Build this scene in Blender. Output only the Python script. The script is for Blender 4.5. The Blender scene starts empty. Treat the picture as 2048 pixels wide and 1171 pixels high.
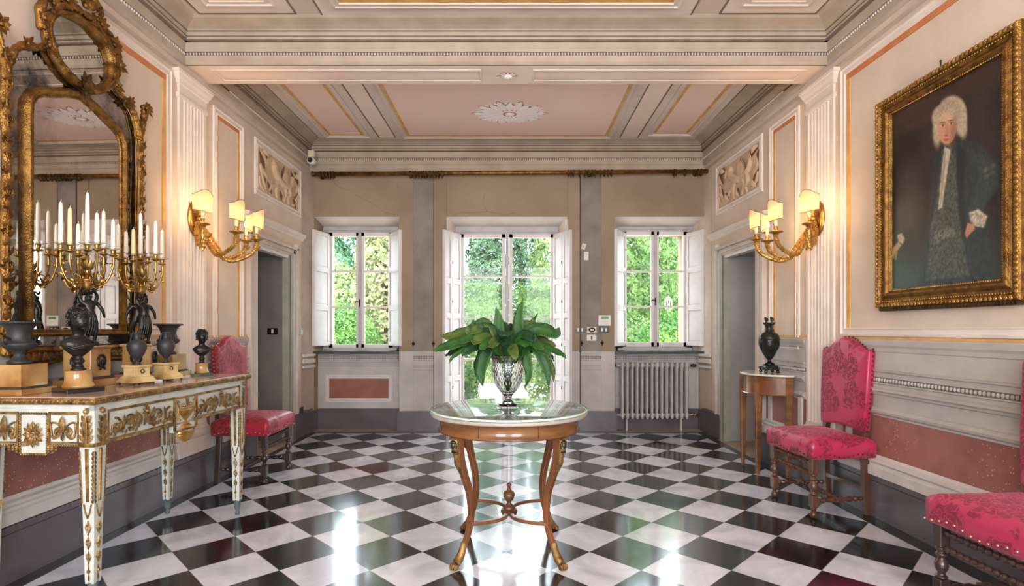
import bpy, bmesh, math, random
import numpy as np
from mathutils import Vector, Matrix, noise
PI = math.pi
sc = bpy.context.scene
COL = sc.collection
R = random.Random(7)

# ---------------------------------------------------------------- camera, world, light, exposure
EYE = 1.27
FPX = 1090.0
cam_d = bpy.data.cameras.new('camera'); cam = bpy.data.objects.new('camera', cam_d); COL.objects.link(cam)
cam.location = (0, 0, EYE); cam.rotation_euler = (PI/2, 0, 0)
cam_d.sensor_width = 36; cam_d.lens = FPX*36/2048
cam_d.shift_x = -3/2048; cam_d.shift_y = 73.5/2048
cam_d.clip_start = .02; cam_d.clip_end = 300
sc.camera = cam
sc.view_settings.view_transform = 'Standard'; sc.view_settings.look = 'None'
sc.view_settings.gamma = 1; sc.view_settings.use_curve_mapping = False
sc.view_settings.exposure = .80

world = bpy.data.worlds.new('sky'); sc.world = world; world.use_nodes = True
wn = world.node_tree.nodes; bgn = wn['Background']
bgn.inputs[0].default_value = (.80, .90, 1.0, 1); bgn.inputs[1].default_value = 6.5

def light(name, kind, loc, rot, energy, color, **kw):
    d = bpy.data.lights.new(name, kind); o = bpy.data.objects.new(name, d); COL.objects.link(o)
    o.location = loc; o.rotation_euler = rot; d.energy = energy; d.color = color
    for k, v in kw.items(): setattr(d, k, v)
    return o
light('sun', 'SUN', (0, 0, 20), (math.radians(38), math.radians(12), 0), 5.5, (1, .96, .86), angle=.02)
# unseen area lights added as fill behind the camera, set in rear window openings
light('rear_fill_light', 'AREA', (-1.15, -2.12, 1.9), (PI/2, 0, 0), 54, (1, .97, .94), shape='RECTANGLE', size=1.4, size_y=2.5)
light('rear_fill_light', 'AREA', (1.1, -2.12, 1.9), (PI/2, 0, 0), 54, (1, .97, .94), shape='RECTANGLE', size=1.4, size_y=2.5)

# ---------------------------------------------------------------- helpers
def lin(c):
    return tuple(((v/255)/12.92 if v/255 <= .04045 else ((v/255+.055)/1.055)**2.4) for v in c)
MATS = {}
def mat(name, c, rough=.6, metal=0, c2=None, scale=6, detail=4, bump=0, bscale=60, spec=None, stretch=None, lo=.35, hi=.65, coat=0, extra=None):
    m = bpy.data.materials.new(name); m.use_nodes = True; MATS[name] = m
    nt = m.node_tree; b = nt.nodes['Principled BSDF']
    b.inputs['Base Color'].default_value = (*lin(c), 1); b.inputs['Roughness'].default_value = rough
    b.inputs['Metallic'].default_value = metal
    if spec is not None: b.inputs['Specular IOR Level'].default_value = spec
    if coat: b.inputs['Coat Weight'].default_value = coat; b.inputs['Coat Roughness'].default_value = .08
    tc = nt.nodes.new('ShaderNodeTexCoord'); mp = nt.nodes.new('ShaderNodeMapping'); nt.links.new(tc.outputs['Object'], mp.inputs[0])
    if stretch: mp.inputs['Scale'].default_value = stretch
    if c2 is not None:
        n = nt.nodes.new('ShaderNodeTexNoise'); n.inputs['Scale'].default_value = scale; n.inputs['Detail'].default_value = detail
        nt.links.new(mp.outputs[0], n.inputs['Vector'])
        r = nt.nodes.new('ShaderNodeValToRGB'); r.color_ramp.elements[0].position = lo; r.color_ramp.elements[1].position = hi
        r.color_ramp.elements[0].color = (*lin(c), 1); r.color_ramp.elements[1].color = (*lin(c2), 1)
        nt.links.new(n.outputs['Fac'], r.inputs[0]); nt.links.new(r.outputs[0], b.inputs['Base Color'])
    if bump:
        n2 = nt.nodes.new('ShaderNodeTexNoise'); n2.inputs['Scale'].default_value = bscale; n2.inputs['Detail'].default_value = 3
        nt.links.new(mp.outputs[0], n2.inputs['Vector'])
        bp = nt.nodes.new('ShaderNodeBump'); bp.inputs['Strength'].default_value = bump; bp.inputs['Distance'].default_value = .01
        nt.links.new(n2.outputs['Fac'], bp.inputs['Height']); nt.links.new(bp.outputs[0], b.inputs['Normal'])
    if extra: extra(m, nt, b, mp)
    return m

class MB:
    """collects shapes; build() links them as one mesh object"""
    def __init__(s, f=None):
        s.v = []; s.fc = []; s.mi = []; s.sm = []; s.f = f; s.m = 0; s.smooth = False
    def add(s, verts, faces, smooth=None):
        o = len(s.v); f = s.f
        for p in verts: s.v.append(tuple(f(*p)) if f else tuple(p))
        sm = s.smooth if smooth is None else smooth
        for q in faces:
            s.fc.append([i+o for i in q]); s.mi.append(s.m); s.sm.append(sm)
        return s
    def box(s, x0, x1, y0, y1, z0, z1):
        vs = [(x, y, z) for z in (z0, z1) for y in (y0, y1) for x in (x0, x1)]
        return s.add(vs, [(0,2,3,1),(4,5,7,6),(0,1,5,4),(2,6,7,3),(0,4,6,2),(1,3,7,5)], False)
    def cbox(s, c, d): return s.box(c[0]-d[0]/2, c[0]+d[0]/2, c[1]-d[1]/2, c[1]+d[1]/2, c[2]-d[2]/2, c[2]+d[2]/2)
    def lathe(s, prof, n=24, c=(0,0,0), M=None, flute=None, ell=(1,1), caps=True):
        vs = []; k = len(prof)
        for i in range(n):
            a = 2*PI*i/n
            for j, (r, z) in enumerate(prof):
                rr = r*(flute(a, j, r, z) if flute else 1)
                p = Vector((rr*math.cos(a)*ell[0], rr*math.sin(a)*ell[1], z))
                if M is not None: p = M @ p
                vs.append((p[0]+c[0], p[1]+c[1], p[2]+c[2]))
        fs = []
        for i in range(n):
            for j in range(k-1):
                a, b = i*k+j, ((i+1) % n)*k+j
                fs.append((a, b, b+1, a+1))
        if caps and prof[0][0] > 1e-5: fs.append([i*k for i in range(n)][::-1])
        if caps and prof[-1][0] > 1e-5: fs.append([i*k+k-1 for i in range(n)])
        return s.add(vs, fs, True)
    def ball(s, c, r, n=10, m=7, M=None):
        if not hasattr(r, '__len__'): r = (r, r, r)
        vs = []; fs = []
        Z = Vector(c)
        for j in range(m+1):
            t = PI*j/m
            for i in range(n):
                a = 2*PI*i/n
                p = Vector((r[0]*math.sin(t)*math.cos(a), r[1]*math.sin(t)*math.sin(a), r[2]*math.cos(t)))
                if M is not None: p = M @ p
                vs.append(tuple(p+Z))
        for j in range(m):
            for i in range(n):
                fs.append((j*n+i, (j+1)*n+i, (j+1)*n+(i+1) % n, j*n+(i+1) % n))
        return s.add(vs, fs, True)
    def tube(s, pts, rad, n=8, caps=True, tw=None, smooth=True, up=None, ell=None):
        pts = [Vector(p) for p in pts]; k = len(pts)
        if not hasattr(rad, '__len__'): rad = [rad]*k
        vs = []; pn = None
        for i, p in enumerate(pts):
            t = (pts[min(i+1, k-1)]-pts[max(i-1, 0)])
            t = t.normalized() if t.length > 1e-9 else Vector((0, 0, 1))
            if pn is None:
                ref = Vector(up) if up else (Vector((0,0,1)) if abs(t.z) < .9 else Vector((1,0,0)))
                nn = (ref - t*ref.dot(t)).normalized()
            else:
                nn = (pn - t*pn.dot(t)); nn = nn.normalized() if nn.length > 1e-6 else pn
            pn = nn; bb = t.cross(nn)
            for j in range(n):
                a = 2*PI*(j+(.5 if n == 4 else 0))/n + (tw*i if tw else 0)
                ra = rad[i]
                e = ell or (1, 1)
                vs.append(tuple(p + nn*(math.cos(a)*ra*e[0]) + bb*(math.sin(a)*ra*e[1])))
        fs = []
        for i in range(k-1):
            for j in range(n):
                fs.append((i*n+j, i*n+(j+1) % n, (i+1)*n+(j+1) % n, (i+1)*n+j))
        if caps:
            fs.append(list(range(n))[::-1]); fs.append([(k-1)*n+j for j in range(n)])
        return s.add(vs, fs, smooth)
    def prism(s, poly, ext, smooth=False):
        """poly: list of 3-vectors; ext: extrusion vector"""
        n = len(poly); e = Vector(ext)
        vs = [tuple(p) for p in poly] + [tuple(Vector(p)+e) for p in poly]
        fs = [list(range(n))[::-1], [n+i for i in range(n)]]
        s.add(vs, fs, False)
        return s.add(vs, [(i, (i+1) % n, n+(i+1) % n, n+i) for i in range(n)], smooth)
    def loops(s, L, closed=True, smooth=False, cap0=False, cap1=False):
        n = len(L[0]); vs = [tuple(p) for l in L for p in l]; fs = []
        for i in range(len(L)-1):
            for j in range(n if closed else n-1):
                fs.append((i*n+j, i*n+(j+1) % n, (i+1)*n+(j+1) % n, (i+1)*n+j))
        if cap0: fs.append(list(range(n))[::-1])
        if cap1: fs.append([(len(L)-1)*n+j for j in range(n)])
        return s.add(vs, fs, smooth)
    def leaf(s, base, tip, w, up, bulge=.3, n=5, thick=0, mid=.25, curl=0):
        """a pointed leaf with a raised midrib, along base->tip, `up` its face normal"""
        b = Vector(base); t = Vector(tip); d = t-b; u = Vector(up); u = (u - d*(u.dot(d)/max(d.length_squared, 1e-9))).normalized()
        sd = d.cross(u).normalized(); vs = []; fs = []
        for i in range(n+1):
            q = i/n; ww = w*.5*math.sin(PI*min(1, (q*.92+.08)))**.8 if i < n else 0
            h = bulge*w*math.sin(PI*q)
            c = b + d*q + u*(h + curl*q*q)
            vs += [tuple(c - sd*ww - u*(mid*ww)), tuple(c), tuple(c + sd*ww - u*(mid*ww))]
        for i in range(n):
            for j in range(2): fs.append((i*3+j, i*3+j+1, i*3+j+4, i*3+j+3))
        return s.add(vs, fs, True)
    def build(s, name, mats, parent=None, loc=None, fix=True, bevel=0, auto=True):
        me = bpy.data.meshes.new(name); me.from_pydata(s.v, [], s.fc)
        if not isinstance(mats, (list, tuple)): mats = [mats]
        for m in mats: me.materials.append(MATS[m] if isinstance(m, str) else m)
        me.polygons.foreach_set('material_index', s.mi); me.polygons.foreach_set('use_smooth', s.sm)
        if fix:
            bm = bmesh.new(); bm.from_mesh(me); bmesh.ops.recalc_face_normals(bm, faces=bm.faces); bm.to_mesh(me); bm.free()
        me.update()
        o = bpy.data.objects.new(name, me); COL.objects.link(o)
        if parent is not None: o.parent = parent
        if loc is not None: o.location = loc
        if bevel:
            bv = o.modifiers.new('bevel', 'BEVEL'); bv.width = bevel; bv.segments = 2; bv.limit_method = 'ANGLE'; bv.angle_limit = .7
        return o
def tag(o, label=None, cat=None, group=None, kind=None):
    if label: o['label'] = label
    if cat: o['category'] = cat
    if group: o['group'] = group
    if kind: o['kind'] = kind
    return o
def empty(name, loc=(0,0,0), rz=0):
    o = bpy.data.objects.new(name, None); COL.objects.link(o); o.location = loc; o.rotation_euler = (0,0,rz); o.empty_display_size = .1
    return o
KIDS = {}
def copy_tree(o, parent=None):
    c = o.copy(); COL.objects.link(c); c.parent = parent
    for ch in list(o.children): copy_tree(ch, c)
    return c
def struct(name, mb, mats, parent=None, **kw):
    o = mb.build(name, mats, parent, **kw)
    if parent is None: o['kind'] = 'structure'
    return o
def spiral(c, r, turns, a0, u, v, n=22, inner=.25, flip=1):
    """points of a volute: outer end first"""
    c = Vector(c); u = Vector(u); v = Vector(v); P = []
    for i in range(n):
        q = i/(n-1); rr = r*(1-(1-inner)*q); a = a0+flip*turns*2*PI*q
        P.append(c+u*(rr*math.cos(a))+v*(rr*math.sin(a)))
    return P
def bez(P, n=12):
    P = [Vector(p) for p in P]; out = []
    for k in range(len(P)-1):
        p0 = P[max(k-1, 0)]; p1 = P[k]; p2 = P[k+1]; p3 = P[min(k+2, len(P)-1)]
        for i in range(n):
            t = i/n
            out.append(.5*((2*p1)+(p2-p0)*t+(2*p0-5*p1+4*p2-p3)*t*t+(3*p1-p0-3*p2+p3)*t**3))
    out.append(P[-1]); return out
def ringprof(m, f, a0, a1, b0, b1, prof):
    """moulding round a rectangle; prof = [(inset, rise)]; f(a,b,rise)->point"""
    L = []
    for d, n in prof:
        L.append([f(a0+d, b0+d, n), f(a1-d, b0+d, n), f(a1-d, b1-d, n), f(a0+d, b1-d, n)])
    g = m.f; m.f = None; m.loops(L); m.f = g
# ---------------------------------------------------------------- materials
def wallx(m, nt, b, mp):   # faint large clouds and fine dirt on old paint
    pass
mat('cream_paint', (222,202,182), .75, c2=(204,185,166), scale=2.2, detail=8, bump=.12, bscale=25)
mat('cream_light', (230,216,204), .7, c2=(220,205,192), scale=5, detail=6)
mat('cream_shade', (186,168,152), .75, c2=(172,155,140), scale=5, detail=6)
mat('ochre_line', (226,176,96), .7, c2=(206,150,84), scale=8)
mat('orange_line', (206,134,84), .7, c2=(190,112,66), scale=8)
mat('tan_wall', (160,140,114), .8, c2=(142,122,98), scale=1.6, detail=9, bump=.15, bscale=18)
mat('tan_plank', (192,178,156), .75, c2=(178,162,140), scale=3, detail=6)
mat('taupe_strip', (146,134,124), .8, c2=(128,116,108), scale=4, detail=6)
mat('cornice_grey', (184,168,148), .75, c2=(168,150,130), scale=4, detail=7)
mat('cornice_dark', (128,110,94), .8, c2=(112,94,80), scale=8)
mat('dado_grey', (190,182,176), .7, c2=(172,165,160), scale=4, detail=7)
mat('dado_light', (214,208,202), .65, c2=(200,194,188), scale=6, detail=6)
mat('dado_dark', (140,130,124), .75, c2=(124,116,110), scale=6)
def speck(m, nt, b, mp):
    v = nt.nodes.new('ShaderNodeTexVoronoi'); v.inputs['Scale'].default_value = 55; nt.links.new(mp.outputs[0], v.inputs['Vector'])
    cr = nt.nodes.new('ShaderNodeValToRGB'); cr.color_ramp.elements[0].position = .12; cr.color_ramp.elements[0].color = (1,1,1,1)
    cr.color_ramp.elements[1].position = .2; cr.color_ramp.elements[1].color = (0,0,0,1)
    nt.links.new(v.outputs['Distance'], cr.inputs[0])
    gt = nt.nodes.new('ShaderNodeMath'); gt.operation = 'GREATER_THAN'; gt.inputs[1].default_value = .72
    sp = nt.nodes.new('ShaderNodeSeparateColor'); nt.links.new(v.outputs['Color'], sp.inputs[0]); nt.links.new(sp.outputs[0], gt.inputs[0])
    mu = nt.nodes.new('ShaderNodeMath'); mu.operation = 'MULTIPLY'; nt.links.new(cr.outputs[0], mu.inputs[0]); nt.links.new(gt.outputs[0], mu.inputs[1])
    mx = nt.nodes.new('ShaderNodeMix'); mx.data_type = 'RGBA'
    src = b.inputs['Base Color'].links[0].from_socket
    nt.links.new(mu.outputs[0], mx.inputs[0]); nt.links.new(src, mx.inputs[6]); mx.inputs[7].default_value = (*lin((226,190,176)), 1)
    nt.links.new(mx.outputs[2], b.inputs['Base Color'])
mat('red_panel', (160,104,94), .55, c2=(142,88,80), scale=5, detail=6, extra=speck)
mat('terracotta', (138,84,66), .6, c2=(150,98,80), scale=5, lo=.4, hi=.7)
mat('base_grey', (98,90,94), .32, c2=(84,76,80), scale=4, detail=6, bump=.05)
mat('ceil_paint', (206,188,172), .8, c2=(194,174,158), scale=1.5, detail=8)
mat('ceil_pink', (244,214,200), .8, c2=(238,206,192), scale=1.2, detail=6)
mat('ceil_light', (222,206,194), .8, c2=(212,196,182), scale=3)
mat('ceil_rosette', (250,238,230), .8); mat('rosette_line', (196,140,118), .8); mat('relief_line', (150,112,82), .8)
mat('table_stone', (176,166,152), .25, c2=(156,146,132), scale=6, coat=.3); mat('glass_edge', (198,212,204), .15, coat=.6); mat('crack_line', (112,90,72), .9)
mat('casing', (214,200,188), .65, c2=(200,186,174), scale=5, detail=6)
mat('ceil_far', (242,222,206), .8, c2=(232,212,196), scale=1.5, detail=8)
mat('beam_paint', (236,212,194), .75, c2=(228,202,184), scale=3)
mat('relief', (216,188,156), .8, c2=(200,168,136), scale=7, detail=6)
mat('white_wood', (226,218,214), .45, c2=(216,206,202), scale=6, detail=5)
mat('frame_wood', (188,182,180), .45, c2=(172,166,166), scale=6, detail=5)
mat('slate', (58,62,62), .35)
mat('tan_stone', (170,150,130), .6, c2=(150,130,112), scale=6)
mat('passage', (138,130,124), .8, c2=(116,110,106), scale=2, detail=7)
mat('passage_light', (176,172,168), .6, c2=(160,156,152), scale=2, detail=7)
mat('jamb_green', (150,154,140), .5, c2=(168,164,150), scale=8)
mat('gold', (158,116,58), .34, .85, c2=(104,70,32), scale=22, detail=5, bump=.5, bscale=140)
mat('gold_bright', (204,160,84), .3, .8, c2=(150,104,46), scale=18, detail=4, bump=.3, bscale=120)
mat('gilt_pale', (172,136,80), .4, .6, c2=(100,70,34), scale=30, detail=4, bump=.4, bscale=160)
mat('gold_dark', (104,74,38), .45, .6, c2=(62,42,22), scale=20, bump=.5, bscale=120)
mat('brass', (186,150,84), .28, .9, c2=(140,104,50), scale=20)
mat('bronze', (30,30,30), .3, .55, c2=(48,46,42), scale=14, bump=.25, bscale=80)
mat('bronze_green', (34,38,34), .25, .6, c2=(58,60,50), scale=14, bump=.25, bscale=60)
mat('bronze_matte', (46,46,48), .5, .3, c2=(60,60,60), scale=12)
mat('ebony', (22,24,24), .15, coat=.5)
mat('green_marble', (26,52,40), .15, c2=(96,150,100), scale=9, detail=6, lo=.5, hi=.9, coat=.5)
mat('siena', (184,146,90), .22, c2=(146,98,48), scale=5, detail=8, lo=.4, hi=.62, coat=.4)
mat('siena_pale', (206,178,124), .25, c2=(140,108,60), scale=7, detail=8, lo=.45, hi=.68, coat=.4)
mat('wax', (240,232,214), .45)
mat('wax_yellow', (232,212,160), .45)
def veins(m, nt, b, mp):
    pass
mat('pink_marble', (200,176,164), .16, c2=(178,150,140), scale=4, detail=8, coat=.4)
mat('white_marble', (226,220,212), .15, c2=(200,192,184), scale=6, detail=8, coat=.4)
mat('table_paint', (206,208,198), .5, c2=(186,188,178), scale=8, detail=6, bump=.1)
mat('foot_blue', (74,86,90), .6, c2=(104,112,110), scale=20)
mat('walnut', (98,62,40), .35, c2=(70,42,26), scale=4, detail=6, stretch=(6,6,1), coat=.3)
mat('walnut_dark', (62,42,34), .32, c2=(40,26,22), scale=6, detail=6, coat=.4)
mat('cherry', (136,88,46), .3, c2=(98,58,26), scale=3, detail=7, stretch=(1,1,6), coat=.5)
mat('cherry_leg', (130,80,46), .32, c2=(94,54,28), scale=3, detail=6, stretch=(6,6,1), coat=.4)
mat('stud', (90,62,44), .35, .8)
mat('stud_light', (190,150,130), .35, .8)
mat('leaf_green', (28,64,22), .5, c2=(50,92,32), spec=.3, scale=9, detail=4, lo=.3, hi=.75)
mat('leaf_olive', (60,82,32), .5, c2=(84,98,42), spec=.3, scale=9, lo=.3, hi=.75)
mat('leaf_deep', (18,50,26), .5, c2=(30,66,32), spec=.3, scale=9)
mat('radiator', (184,180,174), .45, c2=(168,164,158), scale=8)
mat('plastic_white', (226,222,214), .4)
mat('plastic_cream', (214,200,168), .45)
mat('plastic_black', (28,24,22), .3)
mat('lcd', (96,140,40), .3)
mat('iron', (52,44,40), .5, .5)
mat('pipe_brown', (96,72,56), .55)
mat('canvas_edge', (30,24,20), .6)
mat('shade_cloth', (246,232,196), .8)
mat('socket', (250,236,200), .5)
# special materials
def node(nt, t, **kw):
    n = nt.nodes.new(t)
    for k, v in kw.items(): setattr(n, k, v)
    return n
def math_(nt, op, a, b=None, c=None):
    n = node(nt, 'ShaderNodeMath', operation=op)
    for i, x in enumerate((a, b, c)):
        if x is None: continue
        if isinstance(x, (int, float)): n.inputs[i].default_value = x
        else: nt.links.new(x, n.inputs[i])
    return n.outputs[0]
TD = .4776; TCX, TCY = .41*TD, 6.461
def make_floor_mat():
    m = bpy.data.materials.new('marble_checker'); m.use_nodes = True; MATS['floor'] = m; nt = m.node_tree; b = nt.nodes['Principled BSDF']
    tc = node(nt, 'ShaderNodeTexCoord'); sp = node(nt, 'ShaderNodeSeparateXYZ'); nt.links.new(tc.outputs['Object'], sp.inputs[0])
    x = math_(nt, 'SUBTRACT', sp.outputs[0], TCX); y = math_(nt, 'SUBTRACT', sp.outputs[1], TCY)
    u = math_(nt, 'DIVIDE', math_(nt, 'ADD', x, y), TD); v = math_(nt, 'DIVIDE', math_(nt, 'SUBTRACT', x, y), TD)
    u5 = math_(nt, 'ADD', u, .5); v5 = math_(nt, 'ADD', v, .5)
    fu = math_(nt, 'FLOOR', u5); fv = math_(nt, 'FLOOR', v5)
    par = math_(nt, 'PINGPONG', math_(nt, 'ADD', fu, fv), 1)   # 0 dark, 1 light
    cell = node(nt, 'ShaderNodeCombineXYZ'); nt.links.new(fu, cell.inputs[0]); nt.links.new(fv, cell.inputs[1])
    wn_ = node(nt, 'ShaderNodeTexWhiteNoise'); nt.links.new(cell.outputs[0], wn_.inputs['Vector'])
    off = node(nt, 'ShaderNodeVectorMath', operation='MULTIPLY_ADD'); nt.links.new(wn_.outputs['Color'], off.inputs[0]); off.inputs[1].default_value = (9,9,9); nt.links.new(tc.outputs['Object'], off.inputs[2])
    n = node(nt, 'ShaderNodeTexNoise'); n.inputs['Scale'].default_value = 3; n.inputs['Detail'].default_value = 8; n.inputs['Distortion'].default_value = 1.2
    nt.links.new(off.outputs[0], n.inputs['Vector'])
    w = node(nt, 'ShaderNodeValToRGB'); w.color_ramp.elements[0].position = .35; w.color_ramp.elements[0].color = (*lin((190,192,202)), 1)
    w.color_ramp.elements[1].position = .6; w.color_ramp.elements[1].color = (*lin((222,222,230)), 1); nt.links.new(n.outputs[0], w.inputs[0])
    k = node(nt, 'ShaderNodeValToRGB'); k.color_ramp.elements[0].position = .4; k.color_ramp.elements[0].color = (*lin((15,16,20)), 1)
    k.color_ramp.elements[1].position = .75; k.color_ramp.elements[1].color = (*lin((44,45,52)), 1); nt.links.new(n.outputs[0], k.inputs[0])
    mx = node(nt, 'ShaderNodeMix', data_type='RGBA'); nt.links.new(par, mx.inputs[0]); nt.links.new(k.outputs[0], mx.inputs[6]); nt.links.new(w.outputs[0], mx.inputs[7])
    # joints
    du = math_(nt, 'ABSOLUTE', math_(nt, 'SUBTRACT', math_(nt, 'FRACT', u5), .5)); dv = math_(nt, 'ABSOLUTE', math_(nt, 'SUBTRACT', math_(nt, 'FRACT', v5), .5))
    j = math_(nt, 'GREATER_THAN', math_(nt, 'MAXIMUM', du, dv), .4955)
    mj = node(nt, 'ShaderNodeMix', data_type='RGBA'); nt.links.new(j, mj.inputs[0]); nt.links.new(mx.outputs[2], mj.inputs[6]); mj.inputs[7].default_value = (*lin((120,116,116)), 1)
    nt.links.new(mj.outputs[2], b.inputs['Base Color'])
    rn = node(nt, 'ShaderNodeTexNoise'); rn.inputs['Scale'].default_value = 2.2; rn.inputs['Detail'].default_value = 5; nt.links.new(tc.outputs['Object'], rn.inputs['Vector'])
    mr = node(nt, 'ShaderNodeMapRange'); mr.inputs[1].default_value = .3; mr.inputs[2].default_value = .7; mr.inputs[3].default_value = .10; mr.inputs[4].default_value = .2
    nt.links.new(rn.outputs[0], mr.inputs[0]); nt.links.new(mr.outputs[0], b.inputs['Roughness'])
    b.inputs['IOR'].default_value = 1.62
    b.inputs['Coat Weight'].default_value = .3; b.inputs['Coat Roughness'].default_value = .06
make_floor_mat()
def damask(name, base, dark, sheen_side=False):
    m = bpy.data.materials.new(name); m.use_nodes = True; MATS[name] = m; nt = m.node_tree; b = nt.nodes['Principled BSDF']
    tc = node(nt, 'ShaderNodeTexCoord')
    n = node(nt, 'ShaderNodeTexNoise'); n.inputs['Scale'].default_value = 7; n.inputs['Detail'].default_value = 1.5; n.inputs['Distortion'].default_value = 2.2
    nt.links.new(tc.outputs['Object'], n.inputs['Vector'])
    dv = node(nt, 'ShaderNodeVectorMath', operation='MULTIPLY_ADD'); nt.links.new(n.outputs['Color'], dv.inputs[0]); dv.inputs[1].default_value = (.11,.11,.11); nt.links.new(tc.outputs['Object'], dv.inputs[2])
    v = node(nt, 'ShaderNodeTexVoronoi'); v.inputs['Scale'].default_value = 6.2; nt.links.new(dv.outputs[0], v.inputs['Vector'])
    pe = node(nt, 'ShaderNodeTexVoronoi'); pe.inputs['Scale'].default_value = 26; pe.feature = 'DISTANCE_TO_EDGE'; nt.links.new(dv.outputs[0], pe.inputs['Vector'])
    g = node(nt, 'ShaderNodeMapRange'); g.inputs[1].default_value = .02; g.inputs[2].default_value = .10; nt.links.new(pe.outputs['Distance'], g.inputs[0])
    big = node(nt, 'ShaderNodeMapRange'); big.inputs[1].default_value = .62; big.inputs[2].default_value = .56; nt.links.new(v.outputs['Distance'], big.inputs[0])
    f = math_(nt, 'MULTIPLY', g.outputs[0], big.outputs[0])
    mx = node(nt, 'ShaderNodeMix', data_type='RGBA'); nt.links.new(f, mx.inputs[0]); mx.inputs[6].default_value = (*lin(base), 1); mx.inputs[7].default_value = (*lin(dark), 1)
    nt.links.new(mx.outputs[2], b.inputs['Base Color'])
    rr = node(nt, 'ShaderNodeMapRange'); rr.inputs[3].default_value = .38; rr.inputs[4].default_value = .62; nt.links.new(f, rr.inputs[0]); nt.links.new(rr.outputs[0], b.inputs['Roughness'])
    b.inputs['Sheen Weight'].default_value = .3; b.inputs['Sheen Tint'].default_value = (*lin((250,150,170)), 1)
    b.inputs['Specular IOR Level'].default_value = .6
damask('damask', (176,36,76), (122,10,44)); damask('damask_red', (166,34,52), (116,12,30))
def glassy(name, tint=(1,1,1), fres=1.45, rough=0.0, tr=1.0):
    m = bpy.data.materials.new(name); m.use_nodes = True; MATS[name] = m; nt = m.node_tree
    for n in list(nt.nodes):
        if n.type != 'OUTPUT_MATERIAL': nt.nodes.remove(n)
    out = [n for n in nt.nodes if n.type == 'OUTPUT_MATERIAL'][0]
    t = node(nt, 'ShaderNodeBsdfTransparent'); t.inputs[0].default_value = (*tint, 1)
    g = node(nt, 'ShaderNodeBsdfGlossy'); g.inputs['Roughness'].default_value = rough
    gm = node(nt, 'ShaderNodeNewGeometry'); dt = node(nt, 'ShaderNodeVectorMath', operation='DOT_PRODUCT'); nt.links.new(gm.outputs['Incoming'], dt.inputs[0]); nt.links.new(gm.outputs['Normal'], dt.inputs[1])
    f0 = ((fres-1)/(fres+1))**2; om = math_(nt, 'SUBTRACT', 1, math_(nt, 'ABSOLUTE', dt.outputs['Value']))
    frs = math_(nt, 'MULTIPLY_ADD', math_(nt, 'POWER', om, 5), 1-f0, f0)
    mx = node(nt, 'ShaderNodeMixShader'); nt.links.new(frs, mx.inputs[0]); nt.links.new(t.outputs[0], mx.inputs[1]); nt.links.new(g.outputs[0], mx.inputs[2])
    nt.links.new(mx.outputs[0], out.inputs[0]); return m
glassy('pane_glass', (.97,.985,.98), 1.18); glassy('table_glass', (.93,.97,.94), 2.3); glassy('clear_glass', (.97,.98,.97), 1.7)
def crystal():
    m = bpy.data.materials.new('crystal'); m.use_nodes = True; MATS['crystal'] = m; nt = m.node_tree; b = nt.nodes['Principled BSDF']
    b.inputs['Transmission Weight'].default_value = 1; b.inputs['Roughness'].default_value = .0; b.inputs['IOR'].default_value = 1.5
    b.inputs['Base Color'].default_value = (.98,.99,.98,1)
crystal()
def aged_mirror(name, dirt_lo, dirt_hi, dark, scale=2.4, tint=(.80,.74,.70)):
    m = bpy.data.materials.new(name); m.use_nodes = True; MATS[name] = m; nt = m.node_tree; b = nt.nodes['Principled BSDF']
    out = [n for n in nt.nodes if n.type == 'OUTPUT_MATERIAL'][0]
    tc = node(nt, 'ShaderNodeTexCoord'); n = node(nt, 'ShaderNodeTexNoise'); n.inputs['Scale'].default_value = scale; n.inputs['Detail'].default_value = 9; n.inputs['Roughness'].default_value = .68
    nt.links.new(tc.outputs['Object'], n.inputs['Vector'])
    mr = node(nt, 'ShaderNodeMapRange'); mr.inputs[1].default_value = dirt_lo; mr.inputs[2].default_value = dirt_hi; nt.links.new(n.outputs[0], mr.inputs[0])
    g = node(nt, 'ShaderNodeBsdfGlossy'); g.inputs[0].default_value = (*tint, 1); g.inputs['Roughness'].default_value = .015
    b.inputs['Base Color'].default_value = (*lin(dark), 1); b.inputs['Roughness'].default_value = .25
    mx = node(nt, 'ShaderNodeMixShader'); nt.links.new(mr.outputs[0], mx.inputs[0]); nt.links.new(g.outputs[0], mx.inputs[1]); nt.links.new(b.outputs[0], mx.inputs[2]); nt.links.new(mx.outputs[0], out.inputs[0])
aged_mirror('mirror_glass', .53, .86, (34,30,32), 2.2)
aged_mirror('mirror_old', .40, .62, (44,38,36), 5.0, (.5,.47,.44))
aged_mirror('mirror_crest', .44, .8, (46,40,38), 4.0, (.62,.6,.55))
def emis(name, c, s):
    m = bpy.data.materials.new(name); m.use_nodes = True; MATS[name] = m; b = m.node_tree.nodes['Principled BSDF']
    b.inputs['Base Color'].default_value = (*lin(c), 1); b.inputs['Emission Color'].default_value = (*lin(c), 1); b.inputs['Emission Strength'].default_value = s
emis('bulb', (255,214,150), 18)
def shade():
    m = MATS['shade_cloth']; nt = m.node_tree; b = nt.nodes['Principled BSDF']; out = [n for n in nt.nodes if n.type == 'OUTPUT_MATERIAL'][0]
    t = node(nt, 'ShaderNodeBsdfTranslucent'); t.inputs[0].default_value = (*lin((255,240,208)), 1)
    mx = node(nt, 'ShaderNodeMixShader'); mx.inputs[0].default_value = .55; nt.links.new(b.outputs[0], mx.inputs[1]); nt.links.new(t.outputs[0], mx.inputs[2]); nt.links.new(mx.outputs[0], out.inputs[0])
shade()
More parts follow.
